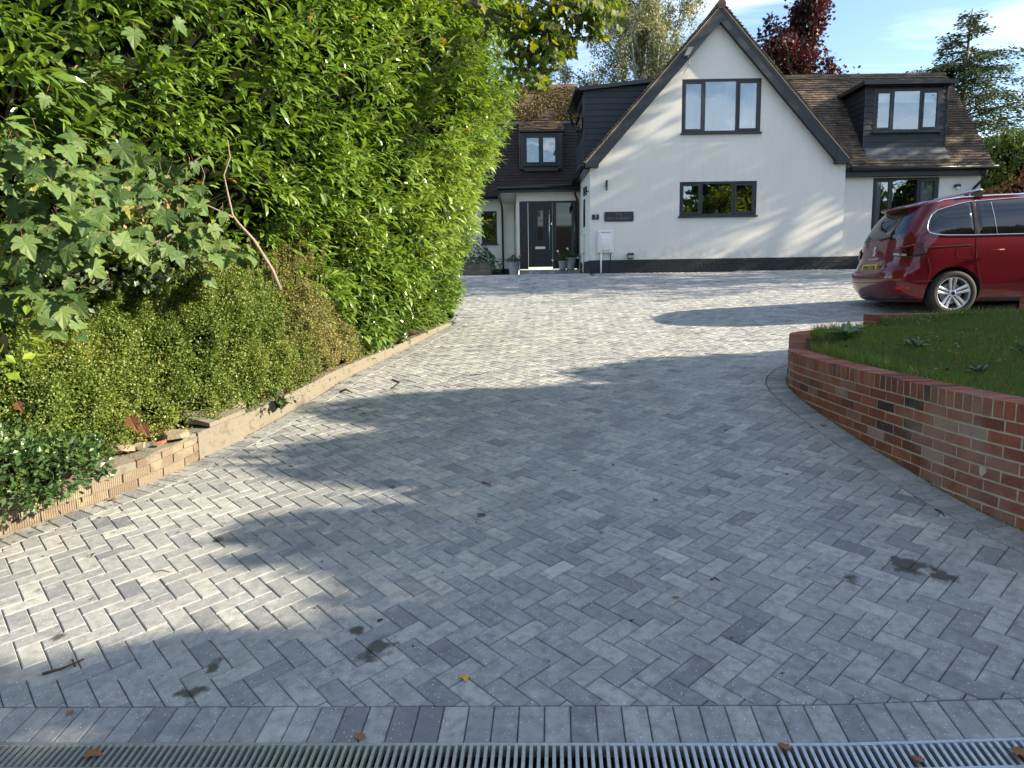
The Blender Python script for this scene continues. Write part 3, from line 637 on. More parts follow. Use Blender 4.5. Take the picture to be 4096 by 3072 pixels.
# ------------------------------------------------------------------ the house
HX0, HX1, HY = 2.10, 8.70, 18.9
AX, AZ, EZ, SL = 5.335, 6.84, 3.06, 1.118                          # gable apex, eaves tile line, slope
house = thing('house', 'white rendered gabled house with black barge boards and dark clad dormers', 'house', (5.4, 18.9, .3))
def wall_mesh(outer, holes, Y, th=.25):
    polys = [[Vector((x, z, 0)) for x, z in outer]]+[[Vector((x, z, 0)) for x, z in h] for h in holes]
    tris = geometry.tessellate_polygon(polys); flat = [p for q in polys for p in q]
    mb = MB(); mb.add([(p.x, Y, p.y) for p in flat], [tuple(t) for t in tris])
    for q in polys[1:]:
        n = len(q); mb.add([(p.x, Y, p.y) for p in q]+[(p.x, Y+th, p.y) for p in q], [(i, i+n, (i+1) % n+n, (i+1) % n) for i in range(n)])
    return mb
def rr(x0, x1, z0, z1): return [(x0, z0), (x1, z0), (x1, z1), (x0, z1)]
UW = (4.44, 6.46, 3.76, 5.08); LWn = (4.42, 6.42, 1.68, 2.55); WW = (9.53, 11.26, .45, 2.6); LL = (-.94, -.42, 1.36, 2.43)
tl = lambda x: min(EZ+(x-1.95)*SL, EZ+(2*AX-1.95-x)*SL)
wall_mesh([(HX0, .585), (HX1, .585), (HX1, tl(HX1)-.12), (AX, AZ-.12), (HX0, tl(HX0)-.12)], [rr(*UW), rr(*LWn)], HY).obj('front_wall', 'stucco', house)
MB().add([(HX0, HY, .585), (HX0, 22.4, .585), (HX0, 22.4, 3.0), (HX0, HY, 3.0)], [(0, 3, 2, 1)]).obj('side_wall', 'cream', house)
MB().add([(HX1, HY, .3), (HX1, 19.3, .3), (HX1, 19.3, 3.2), (HX1, HY, 3.2)], [(0, 1, 2, 3)]).obj('side_wall', 'cream', house)
wall_mesh([(HX1+.002, .6), (12.34, .6), (12.34, 2.75), (HX1+.002, 2.75)], [[(WW[0], .6), (WW[1], .6), (WW[1], WW[3]), (WW[0], WW[3])]], 19.1).obj('wing_wall', 'stucco', house)
MB().prism([(12.34, .3), (12.34, 2.9)], 0, 0) if False else None
MB().add([(12.34, 19.1, .3), (12.34, 23.3, .3), (12.34, 23.3, 2.85), (12.34, 21.2, 5.55), (12.34, 19.1, 2.95)], [(0, 1, 2, 3, 4)]).obj('end_wall', 'stucco', house)
wall_mesh([(-7, .3), (.24, .3), (.24, 2.85), (-7, 2.85)], [rr(*LL)], 24.3).obj('left_wall', 'cream', house)
MB().add([(.22, 21.7, .42), (.22, 24.3, .42), (.22, 24.3, 2.8), (.22, 21.7, 2.8)], [(0, 3, 2, 1)]).box(.22, 2.1, 21.7, 21.8, 2.44, 2.79).box(.22, .3, 21.7, 21.8, .42, 2.44).obj('porch_wall', 'cream', house)
# black plinth with its painted brickwork
pl = B(HX0-.004, HX1+.006, HY-.012, HY+.2, .1, .587).box(HX0-.012, HX0+.1, HY+.2, 22.2, .1, .587).box(HX1+.01, 12.345, 19.085, 19.2, .1, .6).box(-7, .2, 24.28, 24.4, .2, .52).obj('plinth', 'plinth', house)
for c in range(5):
    z0 = .20+c*.075; x = 2.95+(c % 2)*.11
    while x < 12.2:
        yb = (HY-.012) if x < HX1-.1 else 19.085
        if not (HX1-.15 < x < HX1+.02): MB().box(x, x+.212, yb-.006+rng.normal(0, .0018), yb+.01, z0+.005+rng.normal(0, .0012), z0+.07).obj('brick', 'plinth', pl)
        x += .225
# ---- roofs: slabs carry rows of plain tiles
def tile_rows(p_eave, along, upv, width, length, gauge=.1, tw=.165, keep=None, jit=1., lift=0., thk=.013):
    """tiles on a plane: p_eave corner, along = unit eaves direction, upv = unit slope direction"""
    a, u = Vector(along).normalized(), Vector(upv).normalized(); n = a.cross(u).normalized()
    if n.z < 0: n = -n
    out_ = []; rows = int(length/gauge)
    for r_ in range(rows):
        off = (r_ % 2)*tw/2
        k = -1
        while True:
            k += 1; s0 = k*tw-off; s1 = s0+tw-.004
            if s0 > width: break
            s0, s1 = max(0, s0), min(width, s1)
            if s1-s0 < .03: continue
            q = Vector(p_eave)+a*((s0+s1)/2)+u*(r_+.5)*gauge
            if keep and not keep(q): continue
            j = rng.normal(0, .0022)*jit; j2 = rng.normal(0, .003)*jit; kick = rng.random() < .03*jit
            b0 = Vector(p_eave)+u*(r_*gauge+j2); l0 = .026+lift+j+(.008 if kick else 0); th = thk
            P = [b0+a*s0+n*(l0-th), b0+a*s1+n*(l0-th+j), b0+a*s1+u*(gauge+.02)+n*.0, b0+a*s0+u*(gauge+.02)+n*0,
                 b0+a*s0+n*l0, b0+a*s1+n*(l0+j), b0+a*s1+u*(gauge+.02)+n*(.012), b0+a*s0+u*(gauge+.02)+n*.012]
            out_.append(([tuple(v) for v in P], [(0, 3, 2, 1), (4, 5, 6, 7), (0, 1, 5, 4), (1, 2, 6, 5), (2, 3, 7, 6), (3, 0, 4, 7)], float(np.clip(rng.normal(.5, .25), 0, 1))))
    return out_
def slab(pts, th=.06):
    P = [Vector(p) for p in pts]; n = (P[1]-P[0]).cross(P[2]-P[0]).normalized()
    if n.z < 0: n = -n
    k = len(P); V = [tuple(p) for p in P]+[tuple(p-n*th) for p in P]
    return MB().add(V, [tuple(range(k)), tuple(range(2*k-1, k-1, -1))]+[(i, i+k, (i+1) % k+k, (i+1) % k) for i in range(k)])
# gable roof (ridge runs back from the apex)
sg = 1/math.hypot(1, SL); uL, uR = Vector((sg, 0, SL*sg)), Vector((-sg, 0, SL*sg)); glen = (AX-1.93)/sg
gr = slab([(1.93, 18.71, EZ-.04), (AX, 18.71, AZ-.06), (AX, 24.6, AZ-.06), (1.93, 24.6, EZ-.04)]); g2 = slab([(2*AX-1.93, 18.71, EZ-.04), (2*AX-1.93, 22, EZ-.04), (AX, 22, AZ-.06), (AX, 18.71, AZ-.06)])
gr.add(g2.V, g2.F); gro = gr.obj('gable_roof', 'tile', house)
tL = tile_rows((1.93, 18.69, EZ-.04), (0, 1, 0), uL, 1.0, glen, lift=.03, thk=.045, jit=2.); tR = tile_rows((2*AX-1.93, 18.69, EZ-.04), (0, 1, 0), uR, .5, glen, lift=.03, thk=.045, jit=2.)
pieces('roof_tile', gro, tL+tR, 'tile_moss', 300)
rg = MB()
for k in range(4): rg.lathe([(.0, 0), (.11, 0), (.115, .3), (0, .3)], (AX, 18.68+k*.31, AZ-.05), 14, axis='y', r=.4+.1*k)
rg.obj('ridge_tiles', 'tile', house)
for sgn, nm in ((-1, 'L'), (1, 'R')):                              # barge boards, boxed feet
    X = lambda x: AX+sgn*(AX-x)*1. if sgn > 0 else x
    e, a_ = 1.96, AX
    pts = [(2.30, EZ+(2.30-1.95)*SL-.07), (AX, AZ-.07), (AX, AZ-.46), (2.30, EZ+(2.30-1.95)*SL-.46)]
    pp = [(x if sgn < 0 else 2*AX-x, z) for x, z in pts]
    if sgn > 0: pp = pp[::-1]
    MB().prism(pp, 18.715, 18.745).obj('barge_board', 'barge', house)
    pts = [(2.0, EZ-.0), (2.30, EZ+(2.30-1.95)*SL-.08), (2.30, 2.93), (1.96, 2.93), (1.96, EZ-.03)]
    pp = [(x if sgn < 0 else 2*AX-x, z) for x, z in pts]
    if sgn > 0: pp = pp[::-1]
    MB().prism(pp, 18.705, 18.9).obj('eaves_box', 'barge', house)
    so_ = [(2.30, EZ+(2.30-1.95)*SL-.40), (AX, AZ-.40), (AX, AZ-.42), (2.30, EZ+(2.30-1.95)*SL-.42)]
    pp = [(x if sgn < 0 else 2*AX-x, z) for x, z in so_]
    if sgn > 0: pp = pp[::-1]
    MB().prism(pp, 18.745, 18.9).obj('soffit', 'barge', house)
    st = [(1.97, EZ-.015), (AX, AZ-.055), (AX, AZ-.068), (1.97, EZ-.03)]
    pp = [(x if sgn < 0 else 2*AX-x, z) for x, z in st]
    if sgn > 0: pp = pp[::-1]
    MB().prism(pp, 18.70, 18.73).obj('verge_strip', 'cream', house)
# wing roof
WE, WR = (18.85, 2.84), (21.2, 5.68); wl = math.hypot(WR[0]-WE[0], WR[1]-WE[1]); wu = Vector((0, WR[0]-WE[0], WR[1]-WE[1])).normalized()
wz = lambda y: WE[1]+(y-WE[0])*(WR[1]-WE[1])/(WR[0]-WE[0])
w1 = slab([(8.73, WE[0], WE[1]), (12.52, WE[0], WE[1]), (12.42, WR[0], WR[1]), (6.2, WR[0], WR[1])]); w2 = slab([(12.42, WR[0], WR[1]), (12.5, 23.6, 2.84), (6.2, 23.6, 2.84), (6.2, WR[0], WR[1])]); w1.add(w2.V, w2.F)
wro = w1.obj('wing_roof', 'tile', house)
def wk(q):
    if 9.27 < q.x < 11.44 and 3.3 < q.z < 5.05: return False
    return q.z > EZ+(2*AX-1.95-q.x)*SL-.1 or q.x > 8.75
tw_ = tile_rows((8.0, WE[0], WE[1]), (1, 0, 0), wu, 4.5, wl, keep=wk, gauge=.1, lift=.008, thk=.02)
pieces('roof_tile', wro, tw_, 'tile', 300)
rg = MB(); x = 7.6; k = 0
rd = []
while x < 12.4:
    m_ = MB(); V = []; nseg = 9
    for xx in (x+.006, x+.452):
        for q in range(nseg): th = math.pi*q/(nseg-1); V.append((min(xx, 12.44), WR[0]-.12*math.cos(th), WR[1]-.03+.115*math.sin(th)+(.006 if xx == x+.006 else 0)))
    F = [(q, q+nseg, q+nseg+1, q+1) for q in range(nseg-1)]+[tuple(range(nseg-1, -1, -1)), tuple(range(nseg, 2*nseg))]
    m_.add(V, F, float(rng.uniform(.3, .8))).obj('ridge_tile', 'tile', wro); x += .455
MB().box(7.6, 12.42, WR[0]-.1, WR[0]+.1, WR[1]-.05, WR[1]+.03).obj('ridge_mortar', 'mortar', wro)
# left block: mossy upper slope, steep dark tile hanging below
UE, UR = (24.5, 5.33), (26.5, 6.95); uu_ = Vector((0, UR[0]-UE[0], UR[1]-UE[1])).normalized(); ul = (Vector((0, *UR))-Vector((0, *UE))).length
lr = slab([(-7, *UE), (2.36, *UE), (2.42, *UR), (-7, *UR)]); l2 = slab([(2.42, *UR), (2.42, 28.5, 5.3), (-7, 28.5, 5.3), (-7, *UR)]); lr.add(l2.V, l2.F)
eb = Vector((0, UE[0]-24.02, (UE[0]-24.02)*.81)); l3 = slab([(.36, 24.02, UE[1]-eb.z), (1.82, 24.02, UE[1]-eb.z), (1.82, UE[0]+.02, UE[1]+.01), (.36, UE[0]+.02, UE[1]+.01)]); lr.add(l3.V, l3.F)
lro = lr.obj('mossy_roof', 'tile_moss', house)
tt = tile_rows((-1.2, *UE), (1, 0, 0), uu_, 3.58, ul, jit=2.4, lift=.012, thk=.026)+tile_rows((.36, 24.02, UE[1]-eb.z), (1, 0, 0), uu_, 1.46, eb.length, jit=2.4, lift=.012, thk=.026)
pieces('roof_tile', lro, tt, 'tile_moss', 300)
MB().lathe([(0, 0), (.1, 0), (.1, 9.4), (0, 9.4)], (0, 0, 0), 12).obj('tmp', 'tile') if False else None
m_ = MB()
for k in range(20):
    x = -1.5+k*.2; z = UR[1]; m_.hexa([(x, UR[0]-.12, z-.05), (x+.195, UR[0]-.12, z-.05), (x+.195, UR[0]+.12, z-.05), (x, UR[0]+.12, z-.05), (x, UR[0]-.05, z+.06), (x+.195, UR[0]-.05, z+.06), (x+.195, UR[0]+.05, z+.06), (x, UR[0]+.05, z+.06)], float(rng.random()))
m_.obj('ridge_tiles', 'tile_moss', house)
LE_, LT = (23.95, 2.86), (24.42, 5.28); lu = Vector((0, LT[0]-LE_[0], LT[1]-LE_[1])); ll = lu.length; lu.normalize()
sl2 = slab([(-7, *LE_), (2.32, *LE_), (2.32, *LT), (-7, *LT)], .05).obj('steep_roof', 'tile_dark', house)
tt = tile_rows((-1.9, *LE_), (1, 0, 0), lu, 4.2, ll, keep=lambda q: not (.42 < q.x < 1.72 and q.z > 3.75), jit=.8)
pieces('roof_tile', sl2, tt, 'tile_dark', 300)
n = 5200; q_ = rng.random(n); x_ = rng.uniform(-1.2, 2.38, n); r_ = np.floor(rng.random(n)**1.3*24)*.1+rng.normal(0, .012, n); P = np.c_[x_, UE[0]+uu_.y*r_-.03, UE[1]+uu_.z*r_+.035]; cl = fbm(P, 3.1, 99); P = P[cl > -.35]; n = len(P)
MT['moss'] = mat('roof moss', attr=[(0, (.07, .06, .018)), (.6, (.13, .1, .03)), (1, (.2, .15, .06))], rough=1, bump=.1)
leaves('moss_tufts', lro, P, rng.normal(0, 1, (n, 3))+[0, -.5, .3], rng.normal(0, 1, (n, 3)), rng.uniform(.03, .085, n), (T_STAR[0], T_STAR[1]), 'moss')
MB().box(-1.5, .36, 24.36, 24.5, 5.22, 5.30).box(1.82, 2.33, 24.36, 24.5, 5.22, 5.30).obj('lead_flashing', 'lead', house)
# ---- windows
def window(name_parent, X0, X1, Z0, Z1, Y, lights, curtain=None, fw_=.058, sill=True, rec=.02, room=True, depth=1.0, vents=True):
    m_ = MB(); y0, y1 = Y+rec, Y+rec+.07
    m_.box(X0, X0+fw_, y0, y1, Z0, Z1).box(X1-fw_, X1, y0, y1, Z0, Z1).box(X0+fw_, X1-fw_, y0, y1, Z1-fw_, Z1).box(X0+fw_, X1-fw_, y0, y1, Z0, Z0+fw_)
    W_ = X1-X0
    for (a, b, op) in lights[1:]: m_.box(X0+a*W_-.028, X0+a*W_+.028, y0+.002, y1, Z0+fw_, Z1-fw_)
    w = m_.obj('window', 'anthracite', name_parent)
    for (a, b, op) in lights:
        xa = X0+a*W_+(fw_ if a == 0 else .028); xb = X0+b*W_-(fw_ if b == 1 else .028); za, zb = Z0+fw_, Z1-fw_
        if op:
            s_ = .045; q = MB().box(xa, xa+s_, y0-.012, y1-.01, za, zb).box(xb-s_, xb, y0-.012, y1-.01, za, zb).box(xa+s_, xb-s_, y0-.012, y1-.01, zb-s_, zb).box(xa+s_, xb-s_, y0-.012, y1-.01, za, za+s_); q.obj('sash', 'anthracite', w)
            if vents: MB().box(xa+.05, xb-.05, y0-.02, y0-.001, Z1-fw_+.012, Z1-fw_+.032).obj('trickle_vent', 'blackplastic', w)
            xa += s_; xb -= s_; za += s_; zb -= s_
        MB().add([(xa, y0+.02, za), (xb, y0+.02, za), (xb, y0+.02, zb), (xa, y0+.02, zb)], [(0, 1, 2, 3)]).obj('pane', 'pane', w)
    if sill: MB().bbox(X0-.03, X1+.03, Y-.065, Y+rec, Z0-.04, Z0+.001, .004).obj('sill', 'anthracite', w)
    if curtain:
        for (ca, cb, kind) in curtain:
            n = 44; V = []; x0, x1 = X0+ca*W_, X0+cb*W_; yb = Y+.2
            amp = .05 if kind == 'curtain' else 0.
            zlo = Z0+.02 if kind == 'curtain' else Z0+(Z1-Z0)*kind if not isinstance(kind, str) else Z0
            for zt in (zlo, Z1-.02):
                for k in range(n+1): x = x0+(x1-x0)*k/n; V.append((x, yb+amp*math.sin(k*1.15+ca*9)+amp*.6*math.sin(k*.41), zt))
            MB().add(V, [(k, k+1, k+n+2, k+n+1) for k in range(n)]).obj('curtain' if kind == 'curtain' else 'blind', 'curtain' if kind == 'curtain' else 'blind', w, smooth=True)
    if room:
        e = .12; xa, xb, za, zb, ya, yb = X0-e, X1+e, Z0-e, Z1+e, Y+.1, Y+depth
        V = [(xa, ya, za), (xb, ya, za), (xb, yb, za), (xa, yb, za), (xa, ya, zb), (xb, ya, zb), (xb, yb, zb), (xa, yb, zb)]
        MB().add(V, [(0, 1, 2, 3), (4, 7, 6, 5), (1, 5, 6, 2), (2, 6, 7, 3), (3, 7, 4, 0)]).obj('interior', 'room', w)
    return w
L3 = [(0, .285, True), (.285, .70, False), (.70, 1, True)]
window(house, *UW, HY, L3, curtain=[(.02, .98, 'curtain')])
window(house, *LWn, HY, L3, depth=2.5)
window(house, WW[0], WW[1], WW[2], WW[3], 19.1, L3, curtain=[(.02, .16, 'curtain'), (.72, .95, 'curtain')], sill=False, depth=2.5)
window(house, *LL, 24.3, [(0, 1, False)], sill=True, depth=1.0)
MB().box(LL[0]+.02, LL[1]-.02, 24.29, 24.34, 2.0, 2.06).obj('transom', 'anthracite', house)
lw_ = window(house, .5, 1.63, 3.84, 4.82, 24.0, [(0, .5, True), (.5, 1, True)], sill=True, depth=1.2, vents=False)
MB().box(.36, .5, 23.99, 24.4, 3.72, 4.93).box(1.63, 1.77, 23.99, 24.4, 3.72, 4.93).box(.5, 1.63, 24.0, 24.4, 4.82, 4.93).box(.5, 1.63, 24.02, 24.4, 3.66, 3.80).obj('dormer_surround', 'blackplastic', house)
MB().tube([(.36, 23.96, 4.9), (1.82, 23.96, 4.9)], .04, 8).obj('gutter', 'blackplastic', house)
MB().tube([(.36, 23.95, 4.88), (.38, 23.97, 3.75)], .022, 6).obj('downpipe', 'blackplastic', house)
# ---- right dormer
dm = thing('x', 'x', 'x') if False else None
DX0, DX1, DY, DZ0, DZ1 = 9.29, 11.42, 19.27, 3.36, 4.93
DW = (9.52, 11.27, 3.79, 4.86)
d_core = wall_mesh(rr(DX0+.01, DX1-.01, DZ0, DZ1), [rr(*DW)], DY+.012)
cheek = [(DY+.02, DZ0), (DY+.02, DZ1), (18.85+(DZ1-2.84)/1.2085, DZ1)]
for X in (DX0+.012, DX1-.012): d_core.add([(X, y, z) for y, z in cheek], [(0, 1, 2)])
dorm = d_core.obj('dormer', 'board', house)
z = DZ0+.02; k = 0
while z < DZ1-.01:
    zt = min(z+.152, DZ1); r_ = float(rng.random())
    segs = [(DX0, DX1)]
    if zt > DW[2]+.02: segs = [(DX0, DW[0]), (DW[1], DX1)] if z < DW[3] else segs
    for xa, xb in segs:
        MB().hexa([(xa, DY-.014, z), (xb, DY-.014, z), (xb, DY+.012, z), (xa, DY+.012, z), (xa, DY-.002, zt+.006), (xb, DY-.002, zt+.006), (xb, DY+.012, zt+.006), (xa, DY+.012, zt+.006)], r_).obj('board', 'board', dorm)
    yb = lambda zz: 18.85+(zz-2.84)/1.2085-.02
    for X, o_ in ((DX0, -1), (DX1, 1)):
        xo, xo2 = X+o_*.014, X+o_*.002; P = [(X, DY, z), (xo, DY, z), (xo, yb(z), z), (X, yb(z), z), (X, DY, zt), (xo2, DY, zt), (xo2, yb(zt), zt), (X, yb(zt), zt)]
        MB().hexa(P, r_).obj('board', 'board', dorm)
    z += .152
for X in (DX0-.018, DX1-.012): MB().box(X, X+.03, DY-.02, DY+.01, DZ0, DZ1).obj('corner_trim', 'barge', dorm)
window(house, *DW, DY-.012, L3, curtain=[(.02, .98, .72)], sill=True, rec=.0)
MB().bbox(DX0-.13, DX1+.13, DY-.2, 20.75, DZ1+.005, DZ1+.09, .01).obj('dormer_roof', 'blackplastic', dorm)
MB().box(DX0-.14, DX1+.14, DY-.215, DY-.19, DZ1+.0, DZ1+.1).box(DX0-.145, DX0-.12, DY-.19, 20.7, DZ1, DZ1+.095).obj('dormer_fascia', 'blackplastic', dorm)
MB().box(DX0-.01, DX1+.01, DY-.1, DY-.01, DZ1-.02, DZ1+.005).obj('dormer_soffit', 'blackplastic', dorm)
P0 = [(DX0+.02, 18.99, wz(18.99)+.045), (DX1+.02, 18.99, wz(18.99)+.045), (DX1+.02, 19.27, wz(19.27)+.055), (DX0+.02, 19.27, wz(19.27)+.055)]
MB().hexa([(x, y, z_-.02) for x, y, z_ in P0]+P0).obj('lead_apron', 'lead', house)
# ---- left dormer on the gable's flank
cx_ = [(2.0, EZ+.12), (2.0, 4.97), (3.83, 5.14)]
ld = MB().prism([(2.01, EZ+.1), (3.84, 5.14), (2.01, 4.96)], 19.42, 19.5)
ld.box(2.01, 2.06, 19.5, 21.7, EZ+.1, 4.95); ldo = ld.obj('dormer', 'board', house)
z = 3.12; k = 0
while z < 5.12:
    zt = min(z+.152, 5.14); xs_ = 1.95+(z+.0-EZ)/SL+.02; xt = 1.95+(zt-EZ)/SL+.02; r_ = float(rng.random())
    top0 = 4.96
    xl = 2.0 if zt < 4.98 else 2.0+(zt-4.97)/.093
    if z > 4.96: xl0 = 2.0+(z-4.97)/.093
    else: xl0 = 2.0
    if xs_ > xl0+.02:
        MB().hexa([(xl0, 19.398, z), (xs_, 19.398, z), (xs_, 19.42, z), (xl0, 19.42, z), (xl, 19.41, zt), (xt, 19.41, zt), (xt, 19.42, zt), (xl, 19.42, zt)], r_).obj('board', 'board', ldo)
    if z > 4.3 or z < 3.9: MB().box(1.985, 2.01, 19.42, 21.7, z, min(zt, 4.95)-.006, r_).obj('board', 'board', ldo)
    z += .152
MB().hexa([(1.86, 19.3, 4.955), (4.2, 19.3, 5.17), (4.2, 21.9, 5.17), (1.86, 21.9, 4.955), (1.86, 19.3, 5.05), (4.2, 19.3, 5.262), (4.2, 21.9, 5.262), (1.86, 21.9, 5.05)]).obj('dormer_roof', 'blackplastic', ldo)
MB().box(1.985, 2.015, 19.385, 19.43, EZ+.1, 4.96).obj('corner_trim', 'barge', ldo)
for a, b in ((19.7, 20.5), (20.6, 21.4)): MB().box(1.97, 2.0, a, b, 3.9, 4.75).obj('flank_window', 'carglass', ldo)
# ---- gutters and pipes
gut = lambda pts, n_='gutter', r_=.055: MB().tube(pts, r_, 10).obj(n_, 'blackplastic', house, smooth=True)
gut([(1.88, 18.72, 2.985), (1.88, 22.0, 2.96)]); gut([(1.80, 19.35, 5.0), (1.80, 21.8, 5.0)]); gut([(1.8, 21.8, 4.97), (1.86, 21.85, 4.8), (1.93, 21.9, 4.62)], 'downpipe', .035)
gut([(8.80, 18.8, 2.80), (12.56, 18.8, 2.80)]); gut([(-.36, 21.42, 2.8), (2.08, 21.42, 2.79)]); gut([(-7, 23.9, 2.83), (-.36, 23.9, 2.83)])
gut([(12.28, 18.8, 2.74), (12.28, 18.85, 2.55), (12.22, 18.95, 2.42), (12.12, 19.0, 2.3), (12.1, 19.02, 2.2), (12.1, 19.02, .3)], 'downpipe', .036)
gut([(1.93, 21.44, 2.75), (1.95, 21.5, 2.6), (2.03, 21.6, 2.4), (2.04, 21.62, 2.3), (2.04, 21.62, .3)], 'downpipe', .034)
gut([(-.33, 21.45, 2.75), (-.3, 22.0, 2.66), (-.24, 24.1, 2.55), (-.235, 24.2, 2.4), (-.23, 24.22, .35)], 'downpipe', .034)
gut([(.17, 24.2, 2.6), (.17, 24.24, .45)], 'cable', .012)
MB().box(8.72, 12.36, 18.9, 19.1, 2.62, 2.755).obj('fascia', 'barge', house); MB().box(8.72, 12.5, 18.84, 19.1, 2.76, 2.80).obj('soffit', 'blackplastic', house)
MB().box(1.93, 2.1, 18.9, 22, 2.90, 3.02).obj('fascia', 'blackplastic', house)
MB().box(-.34, 2.1, 21.46, 24.0, 2.78, 2.90).obj('porch_roof', 'lead', house); MB().box(-.33, 2.1, 21.44, 21.46, 2.66, 2.90).box(-.34, -.32, 21.46, 23.98, 2.66, 2.9).obj('fascia', 'blackplastic', house)
MB().box(-.32, .22, 21.46, 24.3, 2.70, 2.72).box(.22, 2.1, 21.46, 21.7, 2.70, 2.72).obj('soffit', 'cream', house)
# ---- entrance
PD = 21.7
fr = MB(); X0, X1, Z0, Z1 = .30, 2.04, .44, 2.43
fr.box(X0, .555, PD, PD+.08, Z0, Z1).box(1.29, 1.40, PD, PD+.08, Z0, Z1).box(1.97, X1, PD, PD+.08, Z0, Z1).box(.555, 1.29, PD, PD+.08, 2.40, Z1).box(1.40, 1.97, PD, PD+.08, 2.385, Z1).box(1.40, 1.97, PD, PD+.08, Z0, .86).obj('door_frame', 'anthracite', house)
door = MB().box(.56, 1.285, PD+.012, PD+.06, .5, 2.395).obj('front_door', 'anthracite', house)
for x in (.56, 1.165): MB().bbox(x, x+.12, PD+.0, PD+.013, .5, 2.395, .004).obj('stile', 'anthracite', door)
z = .66; pn = 0
MB().bbox(.68, 1.165, PD, PD+.013, .5, .655, .004).obj('rail', 'anthracite', door); MB().bbox(.68, 1.165, PD, PD+.013, 2.29, 2.395, .004).obj('rail', 'anthracite', door)
while z < 2.27:
    zt = min(z+.158, 2.285)
    if z > 1.17 and z < 2.15:
        MB().bbox(.683, .80, PD+.003, PD+.013, z+.003, zt-.003, .003).obj('panel', 'anthracite', door); MB().bbox(1.045, 1.162, PD+.003, PD+.013, z+.003, zt-.003, .003).obj('panel', 'anthracite', door)
    else: MB().bbox(.683, 1.162, PD+.003, PD+.013, z+.003, zt-.003, .003).obj('panel', 'anthracite', door)
    z = zt
MB().box(.805, .84, PD-.006, PD+.012, 1.21, 2.2).box(1.005, 1.04, PD-.006, PD+.012, 1.21, 2.2).box(.84, 1.005, PD-.006, PD+.012, 2.165, 2.2).box(.84, 1.005, PD-.006, PD+.012, 1.21, 1.245).obj('glazing_frame', 'anthracite', door)
MB().add([(.84, PD+.004, 1.245), (1.005, PD+.004, 1.245), (1.005, PD+.004, 2.165), (.84, PD+.004, 2.165)], [(0, 1, 2, 3)]).obj('pane', 'carglass', door)
MB().add([(1.40, PD+.03, .86), (1.97, PD+.03, .86), (1.97, PD+.03, 2.385), (1.40, PD+.03, 2.385)], [(0, 1, 2, 3)]).obj('sidelight', 'carglass', house)
MB().tube([(1.19, PD-.06, .99), (1.19, PD-.06, 2.18)], .014, 10).tube([(1.19, PD-.06, 1.1), (1.19, PD+.01, 1.1)], .008).tube([(1.19, PD-.06, 2.07), (1.19, PD+.01, 2.07)], .008).obj('pull_handle', 'chrome', door, smooth=True)
MB().bbox(.775, 1.07, PD-.012, PD+.004, 1.03, 1.11, .005).obj('letter_plate', 'chrome', door)
MB().bbox(1.245, 1.275, PD-.018, PD+.0, 1.73, 1.81, .006).obj('lock', 'chrome', door)
MB().bbox(.39, .44, PD-.03, PD, 1.56, 1.7, .006).obj('doorbell', 'blackplastic', house)
st = MB()
for k in range(9): st.bbox(.28+k*.205, .28+k*.205+.2, 21.38, 21.72, .27, .415, .006, r=float(rng.random()))
st.obj('doorstep', 'paver', house)
# ---- things fixed to the walls
def lamp(x, y, z0, z1, lab, side=False):
    t = thing('wall_lamp', lab, 'wall lamp', (x, y, z0), 'black cylinder wall lamps')
    d = (0, -1) if not side else (-1, 0)
    cxx, cyy = x+d[0]*.07, y+d[1]*.07; h = z1-z0
    MB().lathe([(0, 0), (.028, 0), (.03, .005), (.03, h*.62), (.028, h*.63), (0, h*.63)], (cxx, cyy, z0+h*.38), 14).obj('tube', 'blackplastic', t, smooth=False)
    MB().lathe([(0, 0), (.024, 0), (.026, h*.45), (0, h*.45)], (cxx, cyy, z0), 12).obj('sensor', 'blackplastic', t)
    MB().box(min(x, cxx)-.02, max(x, cxx)+.02, min(y, cyy)-.02, max(y, cyy)+.0, z0+h*.35, z0+h*.5).obj('bracket', 'blackplastic', t)
    MB().lathe([(0, 0), (.008, -.0), (.008, .012), (0, .012)], (cxx, cyy-.03, z0+.04), 8).obj('sensor_eye', 'white', t)
lamp(2.52, 18.9, 2.36, 2.61, 'black tube wall lamp on the white front wall above the slate name sign')
lamp(2.1, 19.25, 2.3, 2.52, 'black wall lamp on the shaded side wall, nearer the front corner', True)
lamp(2.1, 19.75, 2.32, 2.56, 'black wall lamp on the shaded side wall, farther from the front corner', True)
sg_ = thing('name_sign', 'long black slate sign reading THE OLD SURGERY', 'sign', (2.85, 18.88, 1.57))
MB().bbox(2.47, 3.23, 18.875, 18.898, 1.575, 1.82, .004).obj('plaque', 'slate', sg_)
def put_text(s, size, cx, cz, y, m, parent, name='lettering', ax=(1, 0, 0), bold=0., sx=1.):
    V, F = text_mesh(s, size, bold=bold); a = np.array(ax); upv = np.array([0, 0, 1.]); n = np.cross(a, upv)
    P = np.array([cx, y, cz])+V[:, :1]*sx*a+V[:, 1:2]*upv+V[:, 2:3]*n; MB().add(P.tolist(), F).obj(name, m, parent)
put_text('THE', .085, 2.85, 1.748, 18.8735, 'sign_text', sg_, sx=1.15); put_text('OLD SURGERY', .085, 2.85, 1.65, 18.8735, 'sign_text', sg_, sx=1.15)
for x in (2.49, 3.21):
    for z in (1.6, 1.8): MB().lathe([(0, 0), (.006, 0), (.006, .004), (0, .004)], (x, 18.871, z), 8, axis='y').obj('screw', 'steel', sg_)
s7 = thing('number_sign', 'small black sign with a white number 7', 'sign', (2.24, 18.88, 1.63)); MB().bbox(2.15, 2.33, 18.88, 18.898, 1.63, 1.76, .003).obj('plaque', 'slate', s7)
put_text('7', .11, 2.245, 1.695, 18.8785, 'white_paint', s7)
